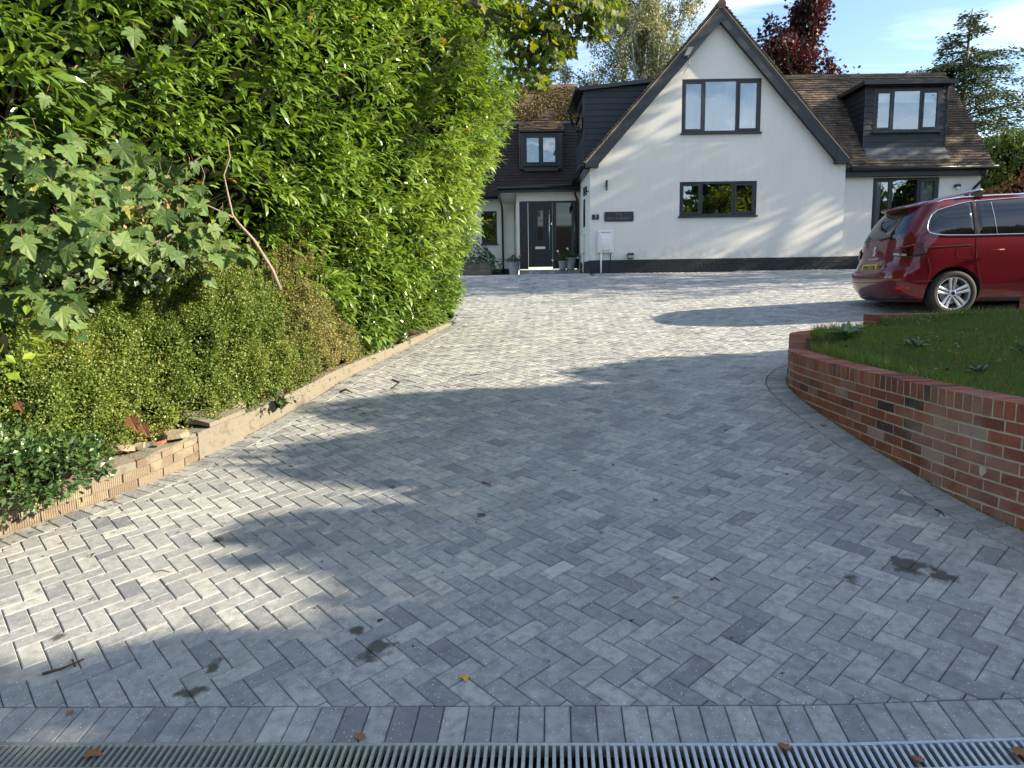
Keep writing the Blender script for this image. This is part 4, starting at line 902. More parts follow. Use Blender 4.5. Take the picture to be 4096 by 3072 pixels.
mbx = thing('meter_box', 'white plastic meter box on the front wall with a grey pipe below', 'meter box', (2.5, 18.87, .3))
MB().bbox(2.29, 2.70, 18.82, 18.9, .77, 1.35, .012).obj('housing', 'white', mbx)
dr_ = MB().bbox(2.315, 2.675, 18.808, 18.822, .795, 1.325, .008)
dr_.add([(2.33, 18.806, .85), (2.66, 18.806, .85), (2.66, 18.806, 1.27), (2.33, 18.806, 1.27), (2.40, 18.79, .98), (2.59, 18.79, .98), (2.59, 18.79, 1.14), (2.40, 18.79, 1.14)], [(0, 1, 5, 4), (1, 2, 6, 5), (2, 3, 7, 6), (3, 0, 4, 7), (4, 5, 6, 7)])
dr_.obj('box_door', 'white', mbx)
for z in (.82, .832, 1.29, 1.302): MB().box(2.38, 2.48, 18.804, 18.809, z, z+.004).box(2.5, 2.6, 18.804, 18.809, z, z+.004).obj('vent_slot', 'dark', mbx)
MB().tube([(2.38, 18.85, .78), (2.38, 18.85, .25)], .022, 10).obj('pipe', 'white', mbx, smooth=True); MB().tube([(2.63, 18.86, .78), (2.63, 18.86, .27)], .012, 8).obj('cable', 'blackplastic', mbx); MB().lathe([(0, 0), (.008, 0), (.008, .006), (0, .006)], (2.345, 18.802, 1.06), 8, axis='y').obj('lock', 'dark', mbx)
m2 = thing('side_meter_box', 'pale meter box on the shaded side wall near the door', 'meter box', (2.06, 20.4, .3)); MB().bbox(2.02, 2.1, 20.2, 20.62, .83, 1.36, .01).obj('housing', 'cream', m2); MB().tube([(2.06, 20.3, .83), (2.06, 20.3, .3)], .02).obj('pipe', 'cream', m2)
MB().box(2.085, 2.1, 20.1, 20.5, 1.55, 2.3).obj('side_window_frame', 'anthracite', house); MB().box(2.08, 2.086, 20.15, 20.45, 1.6, 2.25).obj('side_window_pane', 'carglass', house)
so2 = thing('outdoor_socket', 'grey outdoor socket box low on the front wall', 'socket', (3.15, 18.85, .6)); MB().bbox(3.07, 3.235, 18.81, 18.9, .61, .76, .012).obj('cover', 'barge', so2); MB().bbox(3.075, 3.23, 18.795, 18.815, .63, .70, .006).obj('lid', 'pot', so2)
sl_ = thing('security_light', 'small black bulkhead sensor light high on the wing wall', 'wall light', (11.7, 19.05, 2.25)); MB().bbox(11.64, 11.78, 19.0, 19.1, 2.33, 2.4, .01).obj('hood', 'blackplastic', sl_); MB().lathe([(0, 0), (.03, .008), (.045, .04), (.045, .06), (0, .06)], (11.71, 19.04, 2.275), 12).obj('lens', 'white', sl_, smooth=True)
s3 = thing('wing_wall_lamp', 'dark up and down light on the wing wall above the car roof bars', 'wall lamp', (11.98, 19.05, 1.95)); MB().box(11.94, 11.99, 19.0, 19.1, 1.93, 2.17).obj('tube', 'blackplastic', s3); MB().box(11.99, 12.02, 19.0, 19.1, 1.95, 2.15).obj('side_plate', 'pot', s3); MB().box(11.86, 11.94, 19.05, 19.1, 2.0, 2.08).obj('bracket', 'blackplastic', s3)
fl = thing('floodlight', 'small grey floodlight clipped to the left barge board with a trailing cable', 'floodlight', (4.1, 18.7, 5.3))
fx = at(*c1(1912, 412), 18.68); MB().hexa([(fx.x-.1, 18.60, fx.z-.12), (fx.x+.02, 18.60, fx.z-.12), (fx.x+.02, 18.71, fx.z-.12), (fx.x-.1, 18.71, fx.z-.12), (fx.x, 18.58, fx.z+.07), (fx.x+.12, 18.58, fx.z+.07), (fx.x+.12, 18.71, fx.z+.07), (fx.x, 18.71, fx.z+.07)]).obj('housing', 'pot', fl)
MB().tube([(fx.x+.02, 18.7, fx.z-.1), (fx.x+.05, 18.69, fx.z-.3), (fx.x-.1, 18.7, fx.z-.55)], .006, 6).obj('cable', 'blackplastic', fl)
# things on the lower window sill
tb = thing('tissue_box', 'pale green tissue box on the sill inside the lower front window', 'tissue box', (5.35, 19.05, 1.74)); MB().bbox(5.36, 5.47, 19.0, 19.08, 1.735, 1.80, .003).obj('carton', 'tissue', tb); MB().hexa([(5.39, 19.02, 1.80), (5.45, 19.02, 1.80), (5.45, 19.05, 1.8), (5.39, 19.05, 1.8), (5.42, 19.02, 1.86), (5.46, 19.03, 1.85), (5.46, 19.04, 1.85), (5.42, 19.04, 1.86)]).obj('tissue', 'curtain', tb)
# shade-loving pots at the door
def plant_pot(x, y, z, r0, h, lab, flowers, seed):
    t = thing('plant_pot', lab, 'plant pot', (x, y, z)); rg_ = np.random.default_rng(seed)
    MB().lathe([(0, 0), (r0*.72, 0), (r0*.98, h*.86), (r0*1.06, h*.87), (r0*1.08, h), (r0*.95, h), (r0*.92, h*.93), (0, h*.92)], (x, y, z), 24).obj('pot', 'pot', t, smooth=False)
    n = 260; a = rg_.random(n)*6.28; q = rg_.random(n)**.5; P = np.c_[x+np.cos(a)*q*r0*1.5, y+np.sin(a)*q*r0*1.5, z+h+.02+rg_.random(n)*.2*(1.2-q)]
    leaves('foliage', t, P, rg_.normal(0, 1, (n, 3))+[0, 0, .4], rg_.normal(0, .5, (n, 3))+[0, 0, 1], .06, T_OVAL, 'vinca')
    for k in range(6): MB().tube([(x, y, z+h*.9), (x+math.cos(k)*r0*.6, y+math.sin(k)*r0*.6, z+h+.12)], .004, 5).obj('stem', 'twig', t)
    for (dx, dz, m) in flowers:
        n = 7; a = np.arange(n)*.9; P = np.tile(np.array([[x+dx, y-.12, z+h+dz]]), (n, 1)); leaves('flower', t, P, np.c_[np.cos(a), np.sin(a)*.4, np.sin(a)], np.tile([[0, -1., 0]], (n, 1)), .04, T_OVAL, m, kind='stuff')
zz = g(.1, 21.5)
plant_pot(.11, 21.3, g(.1, 21.3), .17, .36, 'pale grey pot of geraniums left of the front door', [(.17, .17, 'flower_red'), (.2, .2, 'flower_red')], 1)
plant_pot(1.56, 21.42, .415, .13, .25, 'smaller grey pot with red and white flowers on the doorstep', [(-.1, .2, 'flower_red'), (-.15, .28, 'flower_white'), (-.3, .02, 'flower_white')], 2)
plant_pot(1.80, 21.45, .415, .16, .34, 'taller pale grey pot with white flowers on the doorstep beside the downpipe', [(-.1, .26, 'flower_white'), (.2, .0, 'flower_white')], 3)
pt_ = thing('timber_planter', 'weathered timber planter box with leafy shrubs left of the porch', 'planter', (-1.1, 23, .3))
for k in range(2):
    MB().bbox(-2.2, -.58, 22.6, 22.64, .31+k*.19, .31+k*.19+.183, .006).obj('plank', 'wood', pt_); MB().bbox(-.62, -.58, 22.64, 23.3, .31+k*.19, .31+k*.19+.183, .006).obj('plank', 'wood', pt_)
MB().bbox(-.7, -.6, 22.585, 22.6, .31, .68, .004).obj('post', 'wood', pt_); MB().box(-2.2, -.62, 22.64, 23.3, .5, .6).obj('soil', 'soil', pt_)
n = 1500; P = np.c_[rng.uniform(-2.2, -.5, n), rng.uniform(22.5, 23.4, n), .62+np.abs(rng.normal(0, .38, n))]; P[:, 2] = np.minimum(P[:, 2], .75+1.1*np.clip((-.45-P[:, 0])*1.1, 0, 1)); leaves('foliage', pt_, P, rng.normal(0, 1, (n, 3))+[0, -.2, .1], rng.normal(0, .6, (n, 3))+[0, 0, 1], .085, T_OVAL, 'vinca')
n = 60; P = np.c_[rng.uniform(-.6, -.25, n), rng.uniform(22.4, 22.7, n), rng.uniform(.45, .8, n)]; leaves('trailing_leaves', pt_, P, rng.normal(0, 1, (n, 3))+[.5, 0, -.3], rng.normal(0, .6, (n, 3))+[0, 0, 1], .1, T_OVAL, 'vinca')
for k in range(7):
    x = -2.0+k*.2; MB().tube([(x, 23, .6), (x+.05, 22.95, 1.2), (x-.02, 22.9, 1.7+.1*(k % 3))], .006, 5).obj('stem', 'bark', pt_)
MB().bbox(3.0-2.2+.3, 1.9, 18.2, 18.6, 0, 0.001) if False else None
# ------------------------------------------------------------------ old garden wall on the left
def lwp(s, d, z): p = curve_at(LW, LS, s)+curve_n(LW, LS, s)*d; return (p[0], p[1], z)   # d>0 goes into the bed
gw = thing('garden_wall', 'low crumbling combed brick and cement wall along the left edge of the driveway', 'wall', (-2.8, 5.4, -1.5))
s_pier0 = LS[int(np.argmin(((LW-np.array([-2.62, 5.85]))**2).sum(1)))]; s_pier1 = LS[int(np.argmin(((LW-np.array([-2.47, 6.37]))**2).sum(1)))]; s_endw = LS[int(np.argmin(((LW-np.array([-1.0, 12.18]))**2).sum(1)))]
def ltop(s):
    p = curve_at(LW, LS, s); gz = g(*p); return gz+float(np.interp(s, [0, s_pier0-1.2, s_pier0, s_pier0+.01, s_pier1, s_pier1+.01, s_pier1+1.2, s_endw-3, s_endw], [.19, .2, .235, .235, .225, .19, .17, .12, .05]))
core = MB(); s = .1
V = []; F = []; n_ = 0
bk = []
while s < s_pier0:                                                # rough core behind the brick face
    e = min(s+.08, s_pier0); z0, z1 = g(*curve_at(LW, LS, s)), g(*curve_at(LW, LS, e)); q0, q1 = ltop(s)-.012+.01*math.sin(s*19), ltop(e)-.012+.01*math.sin(e*19)
    core.hexa([lwp(s, .008, z0-.1), lwp(s, .21, z0-.1), lwp(e, .21, z1-.1), lwp(e, .008, z1-.1), lwp(s, .01, q0), lwp(s, .22, q0+.03), lwp(e, .22, q1+.03), lwp(e, .01, q1)]); s = e
core.obj('render_core', 'old_render', gw)
for c in range(3):
    s = .1+(c % 2)*.11
    while s < s_pier0-.02:
        e = min(s+.218, s_pier0); rr0 = float(rng.random()); zb0 = g(*curve_at(LW, LS, s))+.004+c*.074; zb1 = g(*curve_at(LW, LS, e))+.004+c*.074
        hh = .064 if c < 2 else .05
        if zb0+hh < ltop(s)+.02 and not (c == 2 and rng.random() < .3):
            j = lambda: rng.normal(0, .002)
            P = [lwp(s, j(), zb0), lwp(s, .05, zb0), lwp(e, .05, zb1), lwp(e, j(), zb1), lwp(s, j(), zb0+hh+j()), lwp(s, .05, zb0+hh), lwp(e, .05, zb1+hh), lwp(e, j(), zb1+hh+j())]
            al = [s, s, e, e, s, s, e, e]; MB().add(P, [(0, 3, 2, 1), (4, 5, 6, 7), (0, 1, 5, 4), (1, 2, 6, 5), (2, 3, 7, 6), (3, 0, 4, 7)], rr0, al).obj('brick', 'comb', gw)
        s = e+.01
pr = MB(); V = []; SN_ = 12
for q in range(SN_+1):
    s = s_pier0+(s_pier1-s_pier0)*q/SN_; j = rng.normal(0, .004, 3); z0 = g(*curve_at(LW, LS, s))-.1; zt = ltop(s)-.004; V += [lwp(s, -.012+j[0], z0), lwp(s, -.012+j[1], (z0+zt)/2), lwp(s, -.01+j[2], zt), lwp(s, .22, zt), lwp(s, .22, z0)]
pr.add(V, [(q*5+k, (q+1)*5+k, (q+1)*5+k+1, q*5+k+1) for q in range(SN_) for k in range(4)]+[(0, 1, 2, 3, 4), tuple(SN_*5+k for k in (4, 3, 2, 1, 0))])
pr.obj('pier', 'old_render', gw)
sm = s_pier0+.12; zc_ = ltop(s_pier1)
MB().hexa([lwp(sm, -.035, ltop(sm)+.006), lwp(sm, .3, zc_+.02), lwp(s_pier1+.02, .28, zc_+.02), lwp(s_pier1+.02, -.03, zc_+.004), lwp(sm, -.03, ltop(sm)+.042), lwp(sm, .3, zc_+.06), lwp(s_pier1+.02, .28, zc_+.06), lwp(s_pier1+.02, -.025, zc_+.042)]).obj('coping_slab', 'old_render', gw)
kb = MB(); V = []; SN_ = 140; prof = 4
for q in range(SN_+1):
    s = s_pier1+(s_endw-s_pier1)*q/SN_; j = rng.normal(0, .0025, 3); z0 = g(*curve_at(LW, LS, s))-.08; V += [lwp(s, .02+j[0], z0), lwp(s, .024+j[0], ltop(s)-.012+j[1]), lwp(s, .034, ltop(s)+j[1]), lwp(s, .14, ltop(s)+j[2]), lwp(s, .17, z0)]
kb.add(V, [(q*5+k, (q+1)*5+k, (q+1)*5+k+1, q*5+k+1) for q in range(SN_) for k in range(4)]+[(0, 1, 2, 3, 4)])
kb.obj('kerb_render', 'old_render', gw)
# bed soil
V = []; nn = 90; dd = [.12, .3, .6, 1.0, 1.6, 2.6, 4.0, 8.0]
for i in range(nn+1):
    s = .05+(LS[-1]-.05)*i/nn; p = curve_at(LW, LS, s)
    for k, d in enumerate(dd): q = lwp(s, d, 0); V.append((q[0], q[1]+.0, ltop(min(s, s_endw))-.03+.06*min(d, 2)+.02*math.sin(q[0]*9+q[1]*7)))
F = [(i*8+k, i*8+k+1, (i+1)*8+k+1, (i+1)*8+k) for i in range(nn) for k in range(7)]
tag(link('planting_bed', np_mesh('planting_bed', V, F, smooth=True), None, MT['soil']), kind='structure')
# rubble lying on the bed
for k, (px, py, sx, sy, sz, m, lab) in enumerate([(690, 1745, .12, .07, .035, 'stone', 'broken buff stone slab on the bed behind the wall, nearest the brown leaves'), (790, 1680, .15, .09, .03, 'stone', 'large flat buff stone half under the shrub, beside the wall pier'),
        (470, 1800, .11, .08, .04, 'stone', 'pale squared stone block on the bed at the left of the rubble'), (575, 1752, .065, .04, .022, 'amber', 'orange terracotta shard lying on the soil above the wall'), (630, 1775, .05, .03, .02, 'amber', 'smaller terracotta shard to the right of the big shard'),
        (545, 1790, .05, .035, .02, 'stone', 'small buff stone chip among the terracotta shards'), (935, 1600, .1, .08, .05, 'stone', 'rough stone behind the wall pier cap')]):
    P = hit(px, py); z = -1.2
    for _ in range(4): P = onz(px, py, z); z = g(P.x, P.y)+.27
    t = MB(); n = 7; a0 = k*1.3; V = []
    for lv, sc in ((0, 1), (sz*.8, .96), (sz, .86)):
        for q in range(n): a = 2*math.pi*q/n+a0; rr_ = 1+.18*math.sin(q*2.7+k); V.append((P.x+math.cos(a)*sx*rr_*sc, P.y+math.sin(a)*sy*rr_*sc+.05, z+lv-.01+.015*math.sin(q)))
    F = [(i*n+q, i*n+(q+1) % n, (i+1)*n+(q+1) % n, (i+1)*n+q) for i in range(2) for q in range(n)]+[tuple(range(2*n, 3*n))]
    t.add(V, F).obj('rubble_stone', m, None, label=lab, cat='stone', group='rubble on the planting bed')
# ------------------------------------------------------------------ laurel hedge
hedge = thing('laurel_hedge', 'towering glossy green laurel hedge bulging over the left side of the drive', 'hedge', (-2.5, 9, -.9))
HL = interp_curve([(-3.9, 2.8), (-3.2, 4.0), (-2.85, 5.4), (-2.35, 7.2), (-2.0, 8.6), (-1.62, 10.1), (-1.25, 11.4), (-1.0, 12.3), (-1.15, 12.9), (-1.8, 13.3), (-3.0, 13.5)], .05); HS = arclen(HL)
def hedge_surf(s, z):
    """front surface of the hedge at arc s, height z: point and outward normal (plan)"""
    P = np.stack([np.interp(s, HS, HL[:, 0]), np.interp(s, HS, HL[:, 1])], -1); e = .06
    T = unit(np.stack([np.interp(s+e, HS, HL[:, 0])-np.interp(s-e, HS, HL[:, 0]), np.interp(s+e, HS, HL[:, 1])-np.interp(s-e, HS, HL[:, 1])], -1)); Nn = np.stack([T[:, 1], -T[:, 0]], -1)
    y = P[:, 1]
    endb = np.interp(z, [-1.0, -.4, .13, .91, 1.69, 2.52, 2.95, 5], [-.2, -.1, .0, .2, .48, .78, 1.08, 1.1])             # bulge at the far end
    nearb = np.interp(z, [-1.2, .3, 1.1, 2.0, 4], [-.55, -.35, .25, .62, .7])                                  # undercut above the shrubs
    b = nearb+(endb-nearb)*sst((y-6.8)/3.2)
    b = b+.16*fbm(np.stack([s, z, z*0], -1), 1.5, 3)+.1*fbm(np.stack([s, z, z*0], -1), 4.2, 5)
    return np.concatenate([P+Nn*b[:, None], z[:, None]], -1), np.concatenate([Nn, 0*z[:, None]], -1)
Smax = HS[-1]
def hbase(P): return G(P[:, 0], P[:, 1])
# near-black sheet behind the leaves, standing in for the shade inside the hedge
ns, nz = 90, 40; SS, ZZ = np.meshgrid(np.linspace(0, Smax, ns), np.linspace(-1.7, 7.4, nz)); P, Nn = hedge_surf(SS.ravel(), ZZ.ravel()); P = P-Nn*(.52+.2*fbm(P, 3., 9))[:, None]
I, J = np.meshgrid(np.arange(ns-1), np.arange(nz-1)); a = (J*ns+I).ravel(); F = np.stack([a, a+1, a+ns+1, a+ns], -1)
link('shade_core', np_mesh('shade_core', P-np.array(ORG[hedge.name]), F, smooth=True), hedge, MT['core'])['kind'] = 'stuff'
def hedge_shoots(n, z0, z1, depth0, depth1, nl, seed, lsize=(.095, .18), s0=0, s1=None):
    rg_ = np.random.default_rng(seed); s = rg_.uniform(s0, s1 or Smax, n); z = rg_.uniform(z0, z1, n); P, Nn = hedge_surf(s, z)
    P = P-Nn*rg_.uniform(depth0, depth1, n)[:, None]; ok = P[:, 2] > hbase(P)+.06; hol = fbm(P, 2.1, 21)-.75*np.exp(-((P[:, 1]-6.3)/1.5)**2-((P[:, 2]-.65)/.45)**2)-.35*np.exp(-((P[:, 1]-4.8)/.9)**2-((P[:, 2]-1.9)/.5)**2); ok &= (hol > -.66) | (rg_.random(n) < .38)
    ok &= (P[:, 0]/np.maximum(P[:, 1], .5) > -.85); ok &= ~((P[:, 1] < 8.0) & (P[:, 2] < np.interp(P[:, 1], [4, 5.3, 6.5, 7.7, 8.0], [.0, .1, .2, 0, -.3])))
    P, Nn, z = P[ok], Nn[ok], z[ok]; d = Nn*rg_.uniform(.5, 1.1, (len(P), 1))+rg_.normal(0, .32, P.shape)+np.array([.15, -.12, .12])
    L_ = rg_.uniform(.14, .26, len(P)); sz = rg_.uniform(*lsize, (len(P), 1)); return shoots(P, d, nl, L_, sz, droop=.22)
A1 = hedge_shoots(7600, -1.2, 5.2, -.02, .14, 6, 11); A2 = hedge_shoots(4200, -1.2, 5.2, .14, .5, 6, 12); A3 = hedge_shoots(1100, 5.2, 7.4, 0, .3, 5, 13, (.16, .2))
P, D, Nn, S = [np.concatenate(q) for q in zip(A1, A2, A3)]
okk = (P[:, 2] > hbase(P)+.03) & ~((P[:, 1] < 7.9) & (P[:, 2] < np.interp(P[:, 1], [4, 5.3, 6.5, 7.6, 7.9], [-.1, .0, .1, -.1, -.5]))); kx = np.interp(P[:, 1], LW[:, 1], LW[:, 0]); okk &= ~((P[:, 0] > kx-.1) & (P[:, 1] < 12.7) & (P[:, 2] < hbase(P)+.26)); P, D, Nn, S = P[okk], D[okk], Nn[okk], S[okk]
leaves('foliage', hedge, P, D, Nn, S, T_LAUREL, 'laurel', rnd=np.clip(.45+.22*fbm(P, 1.3, 4)+rng.normal(0, .2, len(P)), 0, 1)*.965+(rng.random(len(P)) < .006)*.5, singles=300, single_name='laurel_leaf')
for k in range(26):                                               # visible branches
    s = rng.uniform(.6, Smax-1); z = rng.uniform(.4, 3.6); p, n = hedge_surf(np.array([s]), np.array([z])); p, n = p[0], n[0]
    a = p-n*.75+np.array([0, 0, -.7]); b_ = p-n*.3; c = p+n*.02+np.array([rng.normal(0, .1), rng.normal(0, .1), .18]); MB().tube([a, b_*.6+a*.4+rng.normal(0, .05, 3), b_, c], [.016, .012, .009, .004], 6).obj('branch', 'bark', hedge, smooth=True)
for (x, y) in ((-3.9, 5.2), (-3.2, 7.0), (-2.7, 8.8), (-2.2, 10.6), (-1.9, 12.0)):
    MB().tube([(x, y, g(x, y)-.1), (x+.1, y+.1, .5), (x-.1, y, 2.5), (x, y+.2, 5)], [.09, .07, .05, .03], 8).obj('trunk', 'bark', hedge, smooth=True)
# dead leaning branch
db = thing('dead_branch', 'bare pale branch leaning out of the shrubs and forking upwards', 'branch', (-2.0, 6.5, -.1))
def pxp(pts, Y0, Y1): n = len(pts); return [at(x, y, Y0+(Y1-Y0)*i/(n-1)) for i, (x, y) in enumerate(pts)]
MB().tube(pxp([(1122, 1160), (1090, 1080), (1015, 960), (950, 890), (930, 860), (912, 780), (895, 700), (920, 630), (910, 560)], 6.0, 5.9), [.016, .0145, .013, .012, .01, .0085, .007, .006, .004], 8).obj('main_stem', 'palebark', db, smooth=True)
MB().tube(pxp([(932, 870), (880, 845), (815, 815), (803, 770), (818, 700), (790, 620)], 5.9, 5.8), [.008, .0075, .006, .005, .004, .003], 6).obj('side_stem', 'palebark', db, smooth=True)
# ------------------------------------------------------------------ shrubs in front
def bush(name, lab, cat, boxes, m, n, lsize, T, seed, core_m='core', twigs=0, cs=.66, singles=0, sname=None, mask=None, rndf=None):
    """boxes: ellipsoid lobes (cx,cy,cz,rx,ry,rz)"""
    c0 = boxes[0]; t = thing(name, lab, cat, (c0[0], c0[1], g(c0[0], c0[1])+.2)); rg_ = np.random.default_rng(seed); LB = np.array(boxes, float)
    vol = LB[:, 3]*LB[:, 4]+LB[:, 4]*LB[:, 5]+LB[:, 3]*LB[:, 5]; k = rg_.choice(len(LB), n, p=vol/vol.sum()); u = unit(rg_.normal(0, 1, (n, 3))); sh = 1-np.abs(rg_.normal(0, .16, n)); L_ = LB[k]
    P = L_[:, :3]+u*L_[:, 3:]*sh[:, None]; P = P+u*(.11*fbm(P, 4.5, seed)+.06*fbm(P, 12, seed+1))[:, None]
    ins = np.zeros(n, bool)
    for q in range(len(LB)): ins |= (((P-LB[q, :3])/LB[q, 3:])**2).sum(1) < .52
    ok = ~ins & (P[:, 2] > G(P[:, 0], P[:, 1])+.02); xl = np.interp(P[:, 1], LW[:, 1], LW[:, 0]); ok &= (P[:, 2] > G(P[:, 0], P[:, 1])+.2) | (P[:, 0] < xl-.02)
    if mask is not None: ok &= mask(P)
    P, u, sh = P[ok], u[ok], sh[ok]; D = u*.7+rg_.normal(0, .6, P.shape)+[0, 0, .25]; Nn = rg_.normal(0, .7, P.shape)+[0, 0, .8]+u*.5
    rnd = np.clip(.5+.25*fbm(P, 2.2, seed+3)+rg_.normal(0, .2, len(P)), 0, 1) if rndf is None else rndf(P, rg_)
    leaves('foliage', t, P, D, Nn, rg_.uniform(*lsize, len(P)), T, m, rnd=rnd, singles=singles, single_name=sname)
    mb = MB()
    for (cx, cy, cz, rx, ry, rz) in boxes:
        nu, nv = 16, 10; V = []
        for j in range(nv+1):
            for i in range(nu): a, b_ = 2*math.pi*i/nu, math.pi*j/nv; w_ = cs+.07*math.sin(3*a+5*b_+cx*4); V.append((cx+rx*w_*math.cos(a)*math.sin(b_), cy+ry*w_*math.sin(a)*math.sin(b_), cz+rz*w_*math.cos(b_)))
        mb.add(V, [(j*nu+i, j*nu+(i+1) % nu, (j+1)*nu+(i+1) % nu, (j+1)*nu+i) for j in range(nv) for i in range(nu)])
    o = mb.obj('shade_core', core_m, t, smooth=True, kind='stuff')  # dark solid lobes paint the shade in the gaps between leaves
    for q in range(twigs):
        i = rg_.integers(len(P)); p = P[i]; c = LB[np.argmin(((LB[:, :3]-p)**2).sum(1)), :3]; c = p+(c-p)*.4; MB().tube([c, (c+p)/2+rg_.normal(0, .03, 3), p+u[i]*.05], [.008, .006, .003], 5).obj('twig', 'palebark', t)
    return t
def sweep_bush(name, lab, y0, y1, tops, fronts, depth, m, n, lsize, seed, twigs=20, nd=.09):
    s0, s1 = np.interp([y0, y1], LW[:, 1], LS); sm, hl = (s0+s1)/2, (s1-s0)/2; c0 = lwp(sm, .5, g(*curve_at(LW, LS, sm))+.2); t = thing(name, lab, 'shrub', c0); rg_ = np.random.default_rng(seed)
    NL = np.array([curve_n(LW, LS, q) for q in LS])
    def surf(s, ph, k=1.):
        e = np.sqrt(np.clip(1-np.abs((s-sm)/hl)**5, .02, 1)); p = np.stack([np.interp(s, LS, LW[:, 0]), np.interp(s, LS, LW[:, 1])], -1); nn_ = np.stack([np.interp(s, LS, NL[:, 0]), np.interp(s, LS, NL[:, 1])], -1)
        gz = G(p[:, 0], p[:, 1])+np.interp(p[:, 1], [5.5, 6.3, 9], [.22, .2, .12]); top = np.interp(p[:, 1], *tops); fr_ = np.interp(p[:, 1], *fronts); h = (top-gz)*(.35+.65*e)
        c, sn = np.cos(ph), np.sin(ph); d = fr_+depth/2-np.sign(c)*np.abs(c)**.75*depth/2*k; z = gz+h*np.maximum(sn, -.08)**1 * (.15+.85*k) if False else gz+h*np.sign(sn)*np.abs(sn)**.8*k
        P = np.concatenate([p+nn_*d[:, None], z[:, None]], -1); N3 = np.concatenate([-nn_*c[:, None], sn[:, None]], -1); return P, N3
    s = rg_.uniform(s0, s1, n); ph = np.where(rg_.random(n) < .45, rg_.uniform(-.05, 1.1, n), rg_.uniform(.5, 2.5, n)); P, N3 = surf(s, ph); P = P+N3*(.11*fbm(P, 3.2, seed)+nd*.9*fbm(P, 8, seed+1)+.035*fbm(P, 22, seed+2)-np.abs(rg_.normal(0, .055, n)))[:, None]
    ok = P[:, 2] > G(P[:, 0], P[:, 1])+.06; xl = np.interp(P[:, 1], LW[:, 1], LW[:, 0]); ok &= (P[:, 0] < xl-.03) | (P[:, 2] > G(P[:, 0], P[:, 1])+.27); P, N3 = P[ok], N3[ok]
    D = N3*.6+rg_.normal(0, .6, P.shape)+[0, 0, .3]; Nn = rg_.normal(0, .6, P.shape)+[0, 0, .7]+N3*.7; leaves('foliage', t, P, D, Nn, rg_.uniform(*lsize, len(P)), T_QUAD, m, rnd=np.clip(.46+.24*fbm(P, 2.0, seed+3)+.1*fbm(P, 9, seed+4)+rg_.normal(0, .17, len(P)), 0, 1))
    k_ = rg_.choice(len(P), 1500); tb_, L_ = P[k_], rg_.uniform(.04, .15, 1500); dd_ = unit(N3[k_]*.8+rg_.normal(0, .45, (1500, 3))+[0, 0, .45]); tt_ = np.linspace(0, 1, 16); Q_ = (tb_[:, None]+dd_[:, None]*(L_[:, None, None]*tt_[None, :, None])+rg_.normal(0, .006, (1500, 16, 3))).reshape(-1, 3); leaves('shoot_tips', t, Q_, rg_.normal(0, 1, Q_.shape)+np.repeat(dd_, 16, 0)*.6, rg_.normal(0, .7, Q_.shape)+[0, 0, .8], rg_.uniform(.014, .024, len(Q_)), T_QUAD, m, rnd=np.clip(.6+rg_.normal(0, .2, len(Q_)), 0, 1))
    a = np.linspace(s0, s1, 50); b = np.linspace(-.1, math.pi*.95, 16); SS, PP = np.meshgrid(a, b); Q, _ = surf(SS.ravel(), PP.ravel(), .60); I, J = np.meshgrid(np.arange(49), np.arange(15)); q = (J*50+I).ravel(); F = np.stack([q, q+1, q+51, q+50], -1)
    o = link('shade_core', np_mesh('shade_core', Q-np.array(ORG[t.name]), F, smooth=True), t, MT['core']); o['kind'] = 'stuff'  # dark inner shell, shade of the shrub's depth put into its colour
    for _ in range(twigs): i = rg_.integers(len(P)); p = P[i]; c = p-N3[i]*.25+[0, 0, -.1]; MB().tube([c, (c+p)/2+rg_.normal(0, .02, 3), p+N3[i]*.03], [.006, .004, .002], 5).obj('twig', 'palebark', t)
    return t
sweep_bush('honeysuckle_shrub', 'low mounded small leaved shrub, green and yellow, behind the combed brick wall', 3.3, 7.75, ([3.5, 4.2, 4.8, 5.3, 5.9, 6.5, 7.0, 7.7], [-.25, .0, .14, .26, .33, .35, .27, .05]), ([3.4, 4.3, 5.6, 6.1, 6.5, 7.6], [.12, .08, .3, .12, -.05, -.02]), 1.25, 'loni', 300000, (.018, .028), 31)
sweep_bush('browned_shrub', 'browner rounded small leaved shrub with whippy top shoots against the laurel hedge', 7.2, 9.05, ([7.2, 7.7, 8.1, 8.5, 9.05], [.15, .52, .62, .2, -.6]), ([7.2, 7.9, 8.9], [.05, -.02, .06]), .85, 'loni_brown', 95000, (.018, .027), 37, twigs=10)
# whips of the shrub tops
wt = thing('shrub_whips', 'thin arching leafy whips sprouting from the top of the shrubs', 'shrub shoots', (-2.4, 7.4, .1)); WP = []
for k in range(46):
    y = rng.uniform(4.3, 8.3); x = np.interp(y, [4.3, 8.3], [-3.45, -2.2])+rng.normal(0, .12); zt = np.interp(y, [4.3, 5.9, 6.5, 7.6, 8.3], [-.05, .3, .33, .2, .4]); h = rng.uniform(.12, .3); dxy = rng.normal(0, .08, 2)
    pts = [np.array([x, y, zt-.2]), np.array([x+dxy[0]*.4, y+dxy[1]*.4, zt+h*.5]), np.array([x+dxy[0]*1.3, y+dxy[1]*1.3, zt+h])]; MB().tube(pts, [.004, .003, .0015], 4).obj('whip', 'twig', wt)
    for q in np.linspace(0, 1, 26): WP.append(pts[0]*(1-q)+pts[2]*q+rng.normal(0, .006, 3))
WP = np.array(WP); leaves('foliage', wt, WP, rng.normal(0, 1, WP.shape)+[0, 0, .3], rng.normal(0, .6, WP.shape)+[0, 0, 1], rng.uniform(.014, .022, len(WP)), T_QUAD, 'loni')
